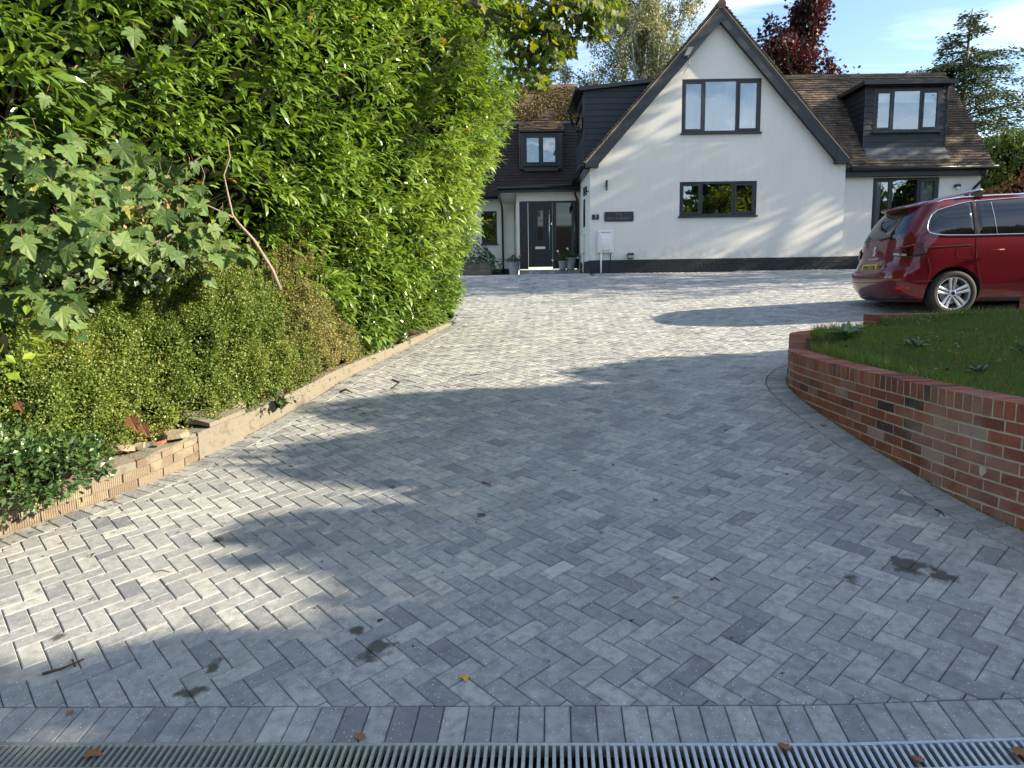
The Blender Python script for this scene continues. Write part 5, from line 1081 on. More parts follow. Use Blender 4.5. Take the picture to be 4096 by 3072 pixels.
bush('periwinkle', 'dark glossy periwinkle spilling over the wall at the left edge', 'ground cover', [(-3.42, 4.45, -1.2, .34, .5, .33), (-3.55, 4.0, -1.15, .35, .55, .38), (-3.2, 4.85, -1.22, .26, .36, .24), (-3.9, 3.5, -1.2, .4, .6, .4)], 'vinca', 16000, (.04, .06), T_OVAL, 41, cs=.4, singles=300, sname='periwinkle_leaf')
bush('privet_sprigs', 'blue green privet sprigs growing through the top of the small leaved shrub', 'shrub', [(-3.0, 5.55, .16, .3, .4, .12), (-3.15, 5.0, .0, .25, .3, .12), (-2.8, 6.05, .22, .25, .3, .12)], 'privet', 600, (.045, .065), T_OVAL, 43, cs=.3)
bush('lime_shrub', 'bright lime green leaved shrub under the sycamore leaves at the left edge', 'shrub', [(-3.1, 4.3, .02, .16, .16, .1), (-2.9, 4.05, -.3, .07, .12, .2)], 'lime', 110, (.07, .1), T_OVAL, 44, cs=.3)
bush('ivy_tuft', 'small ivy and mallow tuft hanging over the kerb below the browned shrub', 'plant', [(-2.28, 6.9, -1.12, .16, .3, .16), (-1.62, 10.3, -.82, .14, .4, .12), (-1.05, 12.3, -.5, .2, .35, .2)], 'vinca', 3000, (.035, .055), T_OVAL, 45, cs=.3)
P_ = np.array([(-2.2, 6.75, -1.0), (-2.2, 6.72, -.97), (-2.18, 6.95, -.98)]); mf = thing('mallow_flower', 'tiny pink mallow flower over the kerb', 'flower', (-2.2, 6.75, -1.0)); leaves('petals', mf, np.repeat(P_[:2], 5, 0), rng.normal(0, 1, (10, 3)), rng.normal(0, 1, (10, 3)), .022, T_OVAL, mat('pink petal', (.45, .12, .3), .6, bump=.02))
# sycamore saplings
syc = thing('sycamore_saplings', 'large lobed sycamore leaves on reddish stalks pushing out at the upper left', 'sapling', (-3.0, 4.8, -.5))
SP = []; SD = []
def add_syc(px, py, Y, n, spread):
    c = at(px, py, Y)
    for _ in range(int(n*2.6)): SP.append([c.x+rng.normal(0, spread), c.y+rng.normal(0, spread*.9)+.1, c.z+rng.normal(0, spread*.75)])
for (px, py, Y, n, sp_) in [(60, 660, 4.1, 16, .17), (200, 740, 4.2, 16, .17), (330, 830, 4.3, 14, .15), (100, 950, 4.1, 14, .18), (260, 960, 4.3, 12, .16), (40, 1130, 4.1, 10, .16), (430, 820, 4.8, 12, .16), (520, 740, 5.0, 12, .15), (650, 700, 5.2, 10, .13), (700, 790, 5.3, 9, .12), (560, 900, 5.2, 12, .15),
        (690, 920, 5.5, 12, .14), (800, 960, 5.7, 9, .12), (930, 1010, 5.9, 6, .09), (330, 700, 4.8, 10, .18), (60, 60, 4.6, 16, .25), (180, 150, 4.8, 16, .25), (60, 330, 4.8, 12, .25), (230, 560, 5.0, 10, .22), (120, 480, 4.9, 10, .22), (20, 820, 4.0, 10, .15), (110, 1240, 4.15, 5, .1)]: add_syc(px, py, Y, n, sp_)
SP = np.array(SP); n = len(SP); sz = rng.uniform(.075, .155, n)
SD = np.array([.35, -.25, -.45])+rng.normal(0, .45, (n, 3)); SN = np.array([.45, -.6, .6])+rng.normal(0, .26, (n, 3))
leaves('foliage', syc, SP, SD, SN, sz, T_SYC, 'syc', rnd=np.clip(rng.random(n)*.99, 0, 1), singles=240, single_name='sycamore_leaf')
MT['stalk'] = mat('red leaf stalk', (.16, .075, .04), .6, bump=.05); q = MB()
for i in range(0, n): p = SP[i]; e_ = p-unit(SD[i])*rng.uniform(.04, .08)+np.array([-.02, .05, .02]); q.tube([p+unit(SD[i])*sz[i]*.28, p, e_], [.0011, .0013, .0015], 4)
q.obj('leaf_stalks', 'stalk', syc, kind='stuff')
for (pts, Y0, Y1) in [([(0, 1000), (110, 860), (190, 740), (215, 690)], 4.4, 4.5), ([(190, 860), (330, 900), (420, 870)], 4.4, 4.7), ([(330, 900), (560, 830), (700, 770)], 4.8, 5.4), ([(560, 1000), (700, 930), (920, 1000)], 5.2, 5.9), ([(0, 200), (60, 180), (120, 190), (170, 210)], 4.8, 5), ([(60, 560), (150, 550), (230, 490), (300, 350), (330, 220)], 5.1, 5.2), ([(240, 300), (290, 280), (320, 250)], 5.0, 5.1)]:
    MB().tube(pxp(pts, Y0, Y1), list(np.linspace(.011, .005, len(pts))), 6).obj('stem', 'bark', syc, smooth=True)
# keys (winged seeds)
kk = thing('sycamore_keys', 'hanging bunches of dry tan sycamore keys among the leaves', 'seeds', (-2.3, 5.2, .6)); P = []
for (px, py, Y) in [(520, 790, 4.75), (660, 810, 5.1), (480, 360+600, 4.7), (560, 860, 5.0)]:
    c = at(px, py, Y); P += [np.array(c)+rng.normal(0, .035, 3)*[1, .6, 1.4] for _ in range(26)]
P = np.array(P); leaves('seed_wings', kk, P, rng.normal(0, .5, P.shape)+[0, 0, -1], rng.normal(0, 1, P.shape), .035, T_QUAD, mat('dry seed wing', (.34, .22, .1), .8, bump=.05, transl=.2))
# brown leaves on bed
n = 150; yy = rng.uniform(4.3, 6.2, n); P = np.c_[np.interp(yy, LW[:, 1], LW[:, 0])-rng.uniform(.1, .5, n), yy, 0*yy]; P[:, 2] = G(P[:, 0], P[:, 1])+.235+rng.random(n)*.02; lt = thing('leaf_litter', 'brown leaf litter and twigs on the soil behind the combed wall', 'leaf litter', (-2.9, 5.5, -1.2)); leaves('dry_leaves', lt, P, rng.normal(0, 1, (n, 3))*[1, 1, .3], rng.normal(0, .3, (n, 3))+[0, 0, 1], rng.uniform(.02, .05, n), T_STAR, 'brownleaf')
for k, (px, py, lab) in enumerate([(520, 1668, 'large rust brown leaf caught in the shrub above the rubble'), (568, 1700, 'rust brown leaf below the large one above the rubble'), (70, 1610, 'pale brown curled leaf resting on the periwinkle')]):
    c = at(px, py, [5.35, 5.3, 4.55][k]); t = thing('brown_leaf', lab, 'leaf', tuple(c)); V, F, *_ = leaf_arrays(np.array([c]), np.array([[.4, -.2, -.8]]), np.array([[0, -1., .2]]), np.array([.13-.03*k]), T_SYC); MB().add(V.tolist(), [tuple(f) for f in F], .7).obj('blade', 'brownleaf', t)
    MB().tube([tuple(c), (c.x-.02, c.y, c.z+.05)], .0015, 4).obj('stalk', 'stalk', t)
# ------------------------------------------------------------------ the red car
WC, YAW = Vector((6.42, 10.36)), rad(4); CG = -.555
cfx, cfy = Vector((math.cos(YAW), -math.sin(YAW))), Vector((math.sin(YAW), math.cos(YAW)))     # forward, towards the far side
OV = .87; R0 = WC-cfx*OV+cfy*.93                                   # rear centre on the ground
car = thing('parked_car', 'dark red people carrier with roof bars parked side on beside the lawn', 'car', (R0.x+cfx.x*2.4, R0.y+cfx.y*2.4, CG))
def cw(x, y, z): return (R0.x+cfx.x*x+cfy.x*y, R0.y+cfx.y*x+cfy.y*y, CG+z)
def cadd(mb): mb.V = [cw(*v) for v in mb.V]; return mb
cz = [.20, .26, .36, .46, .56, .66, .72, .80, .90, .99, 1.07, 1.15, 1.24, 1.34, 1.44, 1.53, 1.61, 1.67, 1.715, 1.745, 1.76]
cxr = [.20, .13, .055, .015, .0, .02, .07, .105, .12, .135, .15, .165, .195, .245, .30, .36, .42, .45, .52, .75, 1.1]
cw_ = [.80, .86, .905, .925, .935, .94, .942, .945, .945, .94, .93, .915, .895, .865, .835, .80, .765, .73, .66, .50, .28]
cxf = [4.70, 4.78, 4.84, 4.85, 4.84, 4.80, 4.77, 4.68, 4.45, 4.15, 3.92, 3.80, 3.66, 3.47, 3.28, 3.08, 2.86, 2.68, 2.45, 2.1, 1.7]
NX = 14; NSD = 30
def ringp(z, side_u):
    """u in 0..3 : 0 rear centre, 1 start of straight side, 2 end of side, 3 front centre (near side, y<0)"""
    xr, w, xf = (np.interp(z, cz, q) for q in (cxr, cw_, cxf)); ar = .46; af = min(1.25, (xf-xr)*.45); n = 3.3; nf = 2.4
    if side_u <= 1: t = side_u*math.pi/2; x = xr+ar*(1-abs(math.cos(t))**(2/n)); y = w*abs(math.sin(t))**(2/n)
    elif side_u <= 2: x = xr+ar+(xf-af-xr-ar)*(side_u-1); y = w
    else: t = (3-side_u)*math.pi/2; x = xf-af*(1-abs(math.cos(t))**(2/nf)); y = w*abs(math.sin(t))**(2/nf)
    y *= 1-.018*((x-2.4)/2.4)**2
    if z > 1.15: z2 = z+(-.052*max(0, (1.9-x)/1.5)**1.6-.02*max(0, (x-2.2)/1.2)**2)*(z-1.15)/.6
    else: z2 = z
    return x, -y, z2
def side_pt(x, z):
    lo, hi = 0, 3
    for _ in range(26):
        m = (lo+hi)/2
        if ringp(z, m)[0] < x: lo = m
        else: hi = m
    return Vector(ringp(z, (lo+hi)/2))
def rear_pt(y, z):
    lo, hi = 0, 1
    for _ in range(26):
        m = (lo+hi)/2
        if -ringp(z, m)[1] < abs(y): lo = m
        else: hi = m
    p = ringp(z, (lo+hi)/2); return Vector((p[0], y, p[2]))
us = list(np.linspace(0, 1, NX+1))+list(1+np.linspace(0, 1, NSD+1)[1:])+list(2+np.linspace(0, 1, NX+1)[1:]); nu = len(us)
body = MB(); V = []
zl = []
for i in range(len(cz)-1): zl += [cz[i], (cz[i]+cz[i+1])/2]
zl.append(cz[-1])
for z in zl:
    ring = [ringp(z, u) for u in us]; full = ring+[(p[0], -p[1], p[2]) for p in ring[-2:0:-1]]; V += full
nr = 2*nu-2; F = [(k*nr+i, k*nr+(i+1) % nr, (k+1)*nr+(i+1) % nr, (k+1)*nr+i) for k in range(len(zl)-1) for i in range(nr)]
F = [tuple(reversed(f)) if False else f for f in F]+[tuple(range(nr-1, -1, -1))]+[tuple((len(zl)-1)*nr+i for i in range(nr))]
body.add(V, F); bo = cadd(body).obj('body', 'carpaint', car)
bmx = bmesh.new(); bmx.from_mesh(bo.data); bmesh.ops.recalc_face_normals(bmx, faces=bmx.faces); bmx.to_mesh(bo.data); bmx.free()
cut = MB(); WB = 2.92; WX = (OV, OV+WB)
for wx in WX:
    for sgn in (-1, 1):
        n = 40; y0, y1 = sgn*1.1, sgn*.55; a = [(wx+.385*math.cos(2*math.pi*i/n), .325+.385*math.sin(2*math.pi*i/n)) for i in range(n)]
        cut.add([(x, min(y0, y1), z) for x, z in a]+[(x, max(y0, y1), z) for x, z in a], [tuple(range(n)), tuple(range(2*n-1, n-1, -1))]+[(i, i+n, (i+1) % n+n, (i+1) % n) for i in range(n)])
co = cadd(cut).obj('tmp_cut', 'dark', car)
bmx = bmesh.new(); bmx.from_mesh(co.data); bmesh.ops.recalc_face_normals(bmx, faces=bmx.faces); bmx.to_mesh(co.data); bmx.free()
bo.data.materials.append(MT['dark'])
md = bo.modifiers.new('b', 'BOOLEAN'); md.operation = 'DIFFERENCE'; md.object = co; md.solver = 'EXACT'; md.material_mode = 'TRANSFER'
dg = bpy.context.evaluated_depsgraph_get(); me = bpy.data.meshes.new_from_object(bo.evaluated_get(dg)); bo.modifiers.clear(); bo.data = me; bpy.data.objects.remove(co); me.name = 'body'; autosmooth(bo, 32)
def patch(poly, fn, off, res=.035):
    """polygon in a 2D parameter plane laid on the body surface"""
    poly = [Vector(p) for p in poly]; xs_ = [p.x for p in poly]; ys_ = [p.y for p in poly]; pts = list(poly); edges = [(i, (i+1) % len(poly)) for i in range(len(poly))]
    x = min(xs_)+res*.6
    while x < max(xs_):
        y = min(ys_)+res*.6
        while y < max(ys_):
            p = Vector((x, y)); ins = False; j = len(poly)-1; md_ = 9
            for i in range(len(poly)):
                a, b = poly[i], poly[j]
                if (a.y > y) != (b.y > y) and x < (b.x-a.x)*(y-a.y)/(b.y-a.y)+a.x: ins = not ins
                d = b-a; t = max(0, min(1, (p-a).dot(d)/max(d.dot(d), 1e-9))); md_ = min(md_, (a+d*t-p).length); j = i
            if ins and md_ > res*.35: pts.append(p)
            y += res
        x += res
    vs, es, fs, *_ = geometry.delaunay_2d_cdt(pts, edges, [], 1, 1e-5); out_ = []
    for v in vs:
        p = fn(v.x, v.y); e = .004; a = fn(v.x+e, v.y)-fn(v.x-e, v.y); b = fn(v.x, v.y+e)-fn(v.x, v.y-e); n = a.cross(b).normalized()
        if n.dot(p-Vector((2.4, 0, .9))) < 0: n = -n
        out_.append(p+n*off)
    return out_, [tuple(f) for f in fs]
def outline(poly, fn, off, closed=True, res=.03):
    P = [Vector(p) for p in poly]; n = len(P); out_ = []
    for i in range(n if closed else n-1):
        a, b = P[i], P[(i+1) % n]; k = max(1, int((b-a).length/res))
        for q in range(k): v = a+(b-a)*q/k; p = fn(v.x, v.y); e = .004; n1 = (fn(v.x+e, v.y)-fn(v.x-e, v.y)).cross(fn(v.x, v.y+e)-fn(v.x, v.y-e)).normalized(); n1 = n1 if n1.dot(p-Vector((2.4, 0, .9))) > 0 else -n1; out_.append(p+n1*off)
    if closed: out_.append(out_[0])
    return out_
def smooth_poly(P, k=3):
    for _ in range(k): P = [q for i in range(len(P)) for q in ((P[i][0]*.75+P[(i+1) % len(P)][0]*.25, P[i][1]*.75+P[(i+1) % len(P)][1]*.25), (P[i][0]*.25+P[(i+1) % len(P)][0]*.75, P[i][1]*.25+P[(i+1) % len(P)][1]*.75))]
    return P
def mirror(mb): mb.V = [(x, -y, z) for x, y, z in mb.V]; mb.F = [tuple(reversed(f)) for f in mb.F]; return mb
def cpart(build, name, m, both=True, smooth=False, parent=None):
    for s in ((0, 1) if both else (0,)):
        q = build()
        if s: mirror(q)
        o = cadd(q).obj(name, m, parent or car, smooth=smooth)
    return o
QW = smooth_poly([(.64, 1.10), (1.0, 1.065), (1.53, 1.07), (1.53, 1.55), (1.1, 1.52), (.74, 1.46), (.60, 1.2)], 2)
# keep the front edge of the quarter window straight
QW = [((x-.36) if x > 1.4 else (x-.20), z+.085) for x, z in [(.70, 1.115), (.78, 1.085), (.95, 1.07), (1.47, 1.065), (1.47, 1.565), (1.15, 1.54), (.98, 1.50), (.84, 1.455), (.76, 1.39), (.71, 1.3), (.68, 1.2), (.68, 1.15)]]
FW_ = [(1.175, 1.15), (2.42, 1.16), (2.42, 1.665), (1.8, 1.675), (1.175, 1.65)]; FD = [(2.48, 1.16), (3.45, 1.18), (3.25, 1.36), (3.0, 1.53), (2.78, 1.63), (2.48, 1.66)]
for nm, W_ in (('quarter_window', QW), ('sliding_door_window', FW_), ('front_door_window', FD)):
    cpart(lambda: MB().add(*patch(W_, side_pt, .006, .035)), nm, 'carglass', smooth=True)
tr_ = [QW[3], QW[2], QW[1], QW[0], QW[11], QW[10], QW[9], QW[8], QW[7], QW[6], QW[5], QW[4], (1.175, 1.65), (1.8, 1.675), (2.45, 1.66), (2.78, 1.63), (3.0, 1.53), (3.25, 1.36), (3.45, 1.18), (2.45, 1.155), (1.175, 1.15)]
cpart(lambda: MB().tube(outline(tr_, side_pt, .007), .0075, 6, cap=False), 'chrome_trim', 'chrome', smooth=True)
cpart(lambda: MB().add(*patch([(1.112, 1.152), (1.172, 1.152), (1.172, 1.648), (1.112, 1.645)], side_pt, .012, .02)), 'door_pillar', 'blackplastic')
cpart(lambda: MB().tube(outline([(1.42, 1.155), (1.385, 1.66)], side_pt, .008, False), .0045, 5), 'pillar_strip', 'chrome')
RWD = [(-.70, 1.15), (-.5, 1.12), (.5, 1.12), (.70, 1.15), (.68, 1.3), (.60, 1.575), (.3, 1.60), (-.3, 1.60), (-.60, 1.575), (-.68, 1.3)]
cpart(lambda: MB().add(*patch(RWD, rear_pt, .005, .07)), 'rear_window', 'carglass', False, True)
cpart(lambda: MB().tube([rear_pt(-.02, 1.15)+Vector((-.03, 0, 0)), rear_pt(-.15, 1.165)+Vector((-.035, 0, 0)), rear_pt(-.42, 1.17)+Vector((-.03, 0, 0))], [.014, .01, .007], 6), 'wiper', 'blackplastic', False)
# spoiler
def spoiler():
    V = []; n = 20
    for i in range(n+1):
        y = -.60+1.20*i/n; q = rear_pt(y, 1.665); t = 1-abs(y/.61)**2.2; V += [(q.x+.05, y, q.z+.035), (q.x-.16*t-.01, y, q.z-.012), (q.x-.15*t-.01, y, q.z-.03), (q.x+.03, y, q.z-.045)]
    F = [(i*4+k, i*4+(k+1) % 4, (i+1)*4+(k+1) % 4, (i+1)*4+k) for i in range(n) for k in range(4)]+[(0, 1, 2, 3), (n*4+3, n*4+2, n*4+1, n*4)]
    return MB().add(V, F)
cpart(spoiler, 'spoiler', 'carpaint', False); cpart(lambda: MB().bbox(.245, .255, -.17, .17, 1.605, 1.62, .002), 'brake_light', 'tail', False)
# tail lamps: wrap from the tailgate round the corner (u along the ring, z)
rp = lambda u, z: Vector(ringp(z, u))
TL1 = [(.31, .89), (.47, .87), (.47, 1.01), (.31, .98), (.295, .95)]; TL2 = [(.48, .87), (.66, .86), (.90, .865), (.885, .95), (.855, 1.05), (.68, 1.055), (.48, 1.012)]
L_in = cpart(lambda: MB().add(*patch(TL1, rp, .018, .02)), 'inner_tail_light', 'tail', smooth=True); L_out = cpart(lambda: MB().add(*patch(TL2, rp, .02, .02)), 'outer_tail_light', 'tail', smooth=True)
cpart(lambda: MB().add(*patch([(.33, .893), (.46, .88), (.46, .908), (.33, .918)], rp, .023, .02)), 'reversing_lamp', 'tail_clear')
cpart(lambda: MB().add(*patch([(.49, .877), (.6, .873), (.59, .9), (.49, .905)], rp, .025, .02)), 'indicator_lamp', 'tail_clear')
cpart(lambda: MB().tube(outline([(.32, .965), (.47, .992)], rp, .024, False), .008, 5).tube(outline([(.5, .995), (.74, 1.035), (.70, .93)], rp, .026, False), .008, 5), 'lamp_strip', 'tail_strip')
cpart(lambda: MB().tube(outline(TL1, rp, .016), .005, 5, cap=False).tube(outline(TL2, rp, .018), .005, 5, cap=False), 'lamp_surround', 'blackplastic')
# number plate, emblem, lettering, reflectors
def pl_(): return MB().bbox(-.006, .006, -.26, .26, -.056, .056, .002)
def place(mb, y, z, tilt=.12, off=.012):
    q = rear_pt(y, z); mb.V = [(q.x-off+v[0]+v[2]*tilt, y+v[1], q.z+v[2]) for v in mb.V]; return mb
cpart(lambda: MB().add(*patch([(-.33, .63), (.33, .63), (.36, .80), (-.36, .80)], rear_pt, .003, .08)), 'plate_recess', 'carpaint', False)
cpart(lambda: place(pl_(), 0, .715), 'number_plate', 'plate', False)
def tx(s, size, y, z, m, name, off, sx=1., bold=0.):
    V, F = text_mesh(s, size, bold=bold); mb = MB().add([(-v[2], -v[0]*sx, v[1]) for v in V], F); cadd(place(mb, y, z, off=off)).obj(name, m, car)
tx('SP18 UTM', .105, 0, .715, 'black_ink', 'plate_characters', .021, .95, .0015)
tx('A L H A M B R A', .038, 0, .852, 'chrome', 'model_lettering', .008, 1.25, .001)
def emblem():
    V, F = text_mesh('S', .19, bold=.007); return place(MB().add([(-v[2], -v[0]*.95, v[1]) for v in V], F), 0, .965, off=.01)
cpart(emblem, 'emblem', 'chrome', False)
cpart(lambda: MB().add(*patch([(.55, .395), (.80, .40), (.79, .425), (.53, .43)], rp, .01, .02)), 'reflector', 'tail_strip')
cpart(lambda: MB().tube(outline([(.0, .60), (.38, .585), (.46, .62), (.485, .72), (.475, .86)], rp, .001, False), .0028, 5), 'tailgate_seam', 'dark')
cpart(lambda: MB().tube(outline([(0, .49), (.8, .50), (1.02, .505), (1.09, .55)], rp, .0015, False), .0045, 5), 'bumper_seam', 'dark')
cpart(lambda: MB().add(*patch([(0, .30), (.6, .30), (.8, .26), (.85, .215), (0, .215)], rp, .008, .03)), 'bumper_valance', 'blackplastic')
cpart(lambda: MB().tube(outline([(.42, .985), (1.12, 1.01)], side_pt, .001, False), .006, 5), 'door_rail_groove', 'dark'); cpart(lambda: MB().tube(outline([(1.14, 1.14), (1.14, .85), (1.2, .6), (1.3, .32)], side_pt, .001, False), .0022, 5), 'door_seam', 'dark')
cpart(lambda: MB().tube(outline([(2.45, 1.15), (2.45, .32)], side_pt, .001, False), .0022, 5), 'door_seam', 'dark')
cpart(lambda: MB().tube(outline([(.47, .86), (.53, .66), (.50, .50)], side_pt, .001, False), .002, 5), 'quarter_seam', 'dark')
cpart(lambda: MB().tube(outline([(.87, .83), (1.09, .83), (1.09, .965), (.87, .965)], side_pt, .0005), .0018, 4, cap=False), 'fuel_flap_seam', 'dark', False)
cpart(lambda: MB().add(*patch([(1.28, .26), (3.35, .26), (3.35, .205), (1.28, .205)], side_pt, .004, .08)), 'sill', 'blackplastic')
for hx in (1.3, 2.6): cpart(lambda: MB().tube([side_pt(hx, .93)+Vector((0, -.035, 0)), side_pt(hx+.2, .935)+Vector((0, -.035, 0))], .012, 8), 'door_handle', 'carpaint', smooth=True)
def mirror_b(): q = MB(); q.lathe([(0, -.0), (.06, .02), (.09, .07), (.085, .13), (0, .15)], (3.3, -1.12, 1.15), 12, axis='y'); return q
cpart(mirror_b, 'door_mirror', 'carpaint', smooth=True)
cpart(lambda: MB().tube([(x, -y, z) for x, y, z in [(.62, .67, 1.62), (.78, .67, 1.675), (1.05, .665, 1.705), (1.5, .66, 1.725), (2.2, .65, 1.735), (2.8, .63, 1.72), (3.0, .62, 1.69)]], [.008, .014, .016, .016, .016, .014, .008], 8), 'roof_rail', 'chrome', smooth=True)
cpart(lambda: MB().hexa([(.75, -.70, 1.60), (1.1, -.70, 1.63), (1.1, -.655, 1.63), (.75, -.655, 1.6), (.75, -.69, 1.65), (1.1, -.69, 1.685), (1.1, -.665, 1.685), (.75, -.665, 1.65)]), 'rail_base', 'blackplastic')
for bx in (1.25, 2.25):
    ft = MB()
    for s in (-1, 1): ft.hexa([(bx-.05, s*.66-.05, 1.70), (bx+.05, s*.66-.05, 1.70), (bx+.05, s*.66+.05, 1.70), (bx-.05, s*.66+.05, 1.70), (bx-.035, s*.66-.04, 1.785), (bx+.035, s*.66-.04, 1.785), (bx+.035, s*.66+.04, 1.785), (bx-.035, s*.66+.04, 1.785)])
    rb = thing('roof_bar', 'silver roof bar across the red car, '+('nearer its tail' if bx < 2 else 'nearer its windscreen'), 'roof bar', cw(bx, 0, 1.8), 'roof bars on the red car')
    cadd(ft).obj('foot', 'blackplastic', rb); cadd(MB().tube([(bx, -.76, 1.795), (bx, -.73, 1.802), (bx, .73, 1.802), (bx, .76, 1.795)], [.012, .021, .021, .012], 10)).obj('bar', 'chrome', rb, smooth=True)
cpart(lambda: MB().add([(.82, 0, 1.70), (1.0, -.02, 1.715), (1.0, .02, 1.715), (.89, 0, 1.785), (.93, -.006, 1.78), (.93, .006, 1.78)], [(0, 1, 4, 3), (0, 3, 5, 2), (1, 2, 5, 4), (3, 4, 5)]), 'aerial', 'blackplastic', False)
def wheel(wx, sgn):
    o = Vector((wx, sgn*.93, .325)); R_ = .33; w = .225
    pr_ = [(.232, .0), (.25, -.012), (.295, -.014), (.318, .0), (.328, .02), (R_, .06), (R_, w-.06), (.328, w-.02), (.31, w), (.232, w)]
    ty = MB().lathe([(a, (b if sgn < 0 else -b)) for a, b in pr_], (o.x, o.y, o.z), 48, axis='y')
    if sgn > 0: ty.F = [tuple(reversed(f)) for f in ty.F]
    wh = bpy.data.objects.new('wheel', None)
    to = cadd(ty).obj('wheel', 'rubber', car, smooth=True); k = -sgn
    rm = MB(); d = lambda v: o.y+k*v      # v>0 inboard when sgn<0
    f = lambda v: o.y-sgn*v if False else o.y+(v if sgn < 0 else -v)
    rim = MB().lathe([(q, f(v)-o.y) for q, v in [(.236, .002), (.232, -.006), (.222, -.002), (.215, .03), (.205, .09), (.2, .18)]], (o.x, o.y, o.z), 48, axis='y'); cadd(rim).obj('rim', 'alloy', to, smooth=True)
    back = MB().lathe([(0, .10), (.2, .10), (.2, .11)], (o.x, o.y if sgn < 0 else o.y-.2, o.z), 30, axis='y'); cadd(back).obj('brake_shield', 'dark', to)
    cadd(MB().lathe([(.0, f(.085)-o.y), (.15, f(.085)-o.y), (.155, f(.095)-o.y)], (o.x, o.y, o.z), 30, axis='y')).obj('brake_disc', 'steel', to)
    for q in range(5):
        a0 = math.pi/2+q*2*math.pi/5+.05
        for s in (-1, 1):
            sp_ = MB(); c_, s_ = math.cos(a0), math.sin(a0)
            def pt(r_, t_, v): return (o.x+c_*r_-s_*t_, f(v), o.z+s_*r_+c_*t_)
            pr2 = [(.045, s*.004, s*.030, .028), (.12, s*.010, s*.046, .018), (.225, s*.012, s*.062, .004)]
            V = []
            for (r_, t0, t1, v) in pr2: V += [pt(r_, t0, v+.006), pt(r_, (t0+t1)/2, v-.004), pt(r_, t1, v+.006), pt(r_, t1, v+.03), pt(r_, t0, v+.03)]
            F = [(i*5+j, i*5+(j+1) % 5, (i+1)*5+(j+1) % 5, (i+1)*5+j) for i in range(2) for j in range(5)]
            if (s > 0) != (sgn > 0): F = [tuple(reversed(x)) for x in F]
            sp_.add(V, F); cadd(sp_).obj('spoke', 'alloy', to)
    cadd(MB().lathe([(0, f(.012)-o.y), (.028, f(.012)-o.y), (.034, f(.018)-o.y), (.06, f(.03)-o.y), (.062, f(.06)-o.y)], (o.x, o.y, o.z), 24, axis='y')).obj('hub', 'alloy', to)
    cadd(MB().lathe([(0, f(.008)-o.y), (.024, f(.008)-o.y), (.026, f(.014)-o.y)], (o.x, o.y, o.z), 20, axis='y')).obj('hub_cap', 'blackplastic', to)
    for q in range(5): a = q*2*math.pi/5+.3; cadd(MB().lathe([(0, f(.022)-o.y), (.009, f(.024)-o.y), (.01, f(.05)-o.y)], (o.x+math.cos(a)*.056, o.y, o.z+math.sin(a)*.056), 8, axis='y')).obj('wheel_bolt', 'dark', to)
for wx in WX:
    for sgn in (-1, 1): wheel(wx, sgn)
# ------------------------------------------------------------------ lawn grass and weeds
n = 150000; gx = rng.uniform(2.7, 6.6, n); gy = rng.uniform(2.6, 8.12, n); gy = 2.6+(gy-2.6)**1.0; ok = in_lawn(gx, gy) & (gx/gy < .78) & (gy > 3.2); gx, gy = gx[ok], gy[ok]; n = len(gx)
P = np.c_[gx, gy, lawnz(gx, gy)-.004]; patchy = fbm(P*[1, 1, 0], 1.6, 77)
leaves('lawn_grass', None, P, np.c_[rng.normal(0, .42, n), rng.normal(0, .42, n), np.ones(n)], rng.normal(0, 1, (n, 3))*[1, 1, .1], rng.uniform(.035, .075, n)*(1+.25*patchy), T_BLADE, 'grass', rnd=np.clip(.45+.2*patchy+rng.normal(0, .22, n), 0, .99), kind='stuff')
n = 2500; a = rng.uniform(RS[60], RS[-1]-3, n); P = np.array([wp(q, .21+.12*rng.random(), 0) for q in a]); P[:, 2] = lawnz(P[:, 0], P[:, 1])
leaves('edge_grass', None, P, np.c_[rng.normal(0, .4, n), rng.normal(0, .4, n), np.ones(n)], rng.normal(0, 1, (n, 3)), rng.uniform(.07, .14, n), T_BLADE, 'grass')
for k, (x, y, s, lab) in enumerate([(4.2, 5.75, .12, 'largest pale rosette weed in the middle of the lawn'), (3.45, 5.2, .12, 'pale rosette weed near the coping in the lawn'), (3.35, 7.1, .2, 'spiky weed clump at the far tip of the lawn by the brick step'), (5.2, 6.6, .12, 'broad leaved dock weed in the upper lawn'), (3.6, 6.3, .13, 'dandelion weed at the left of the lawn'), (5.6, 5.4, .11, 'clump of broad weeds near the right of the lawn'), (4.3, 4.7, .12, 'small blue green weed near the front edge of the lawn')]):
    z = float(lawnz(x, y)); t = thing('weed', lab, 'weed', (x, y, z)); m = 15; a = np.arange(m)*2.4; P = np.tile([[x, y, z+.02]], (m, 1)); leaves('leaves', t, P, np.c_[np.cos(a), np.sin(a), rng.uniform(.15, 1.6, m)*rng.uniform(.3, 1, m)], np.tile([[0, 0, 1.]], (m, 1))+rng.normal(0, .2, (m, 3)), s*rng.uniform(.7, 1.1, m), T_LAUREL, 'privet' if k % 2 else 'vinca')
n = 2600; qx, qy = rng.uniform(2.9, 6.2, n), rng.uniform(3.4, 8, n); q = np.c_[qx, qy, 0*qx]; ok = in_lawn(qx, qy, .25) & (fbm(q, 1.9, 55) > .15); q = q[ok]; q[:, 2] = lawnz(q[:, 0], q[:, 1])+rng.uniform(.02, .05, len(q)); leaves('clover', None, q, rng.normal(0, 1, q.shape)*[1, 1, .3], rng.normal(0, .3, q.shape)+[0, 0, 1], rng.uniform(.02, .05, len(q)), T_OVAL, 'vinca')
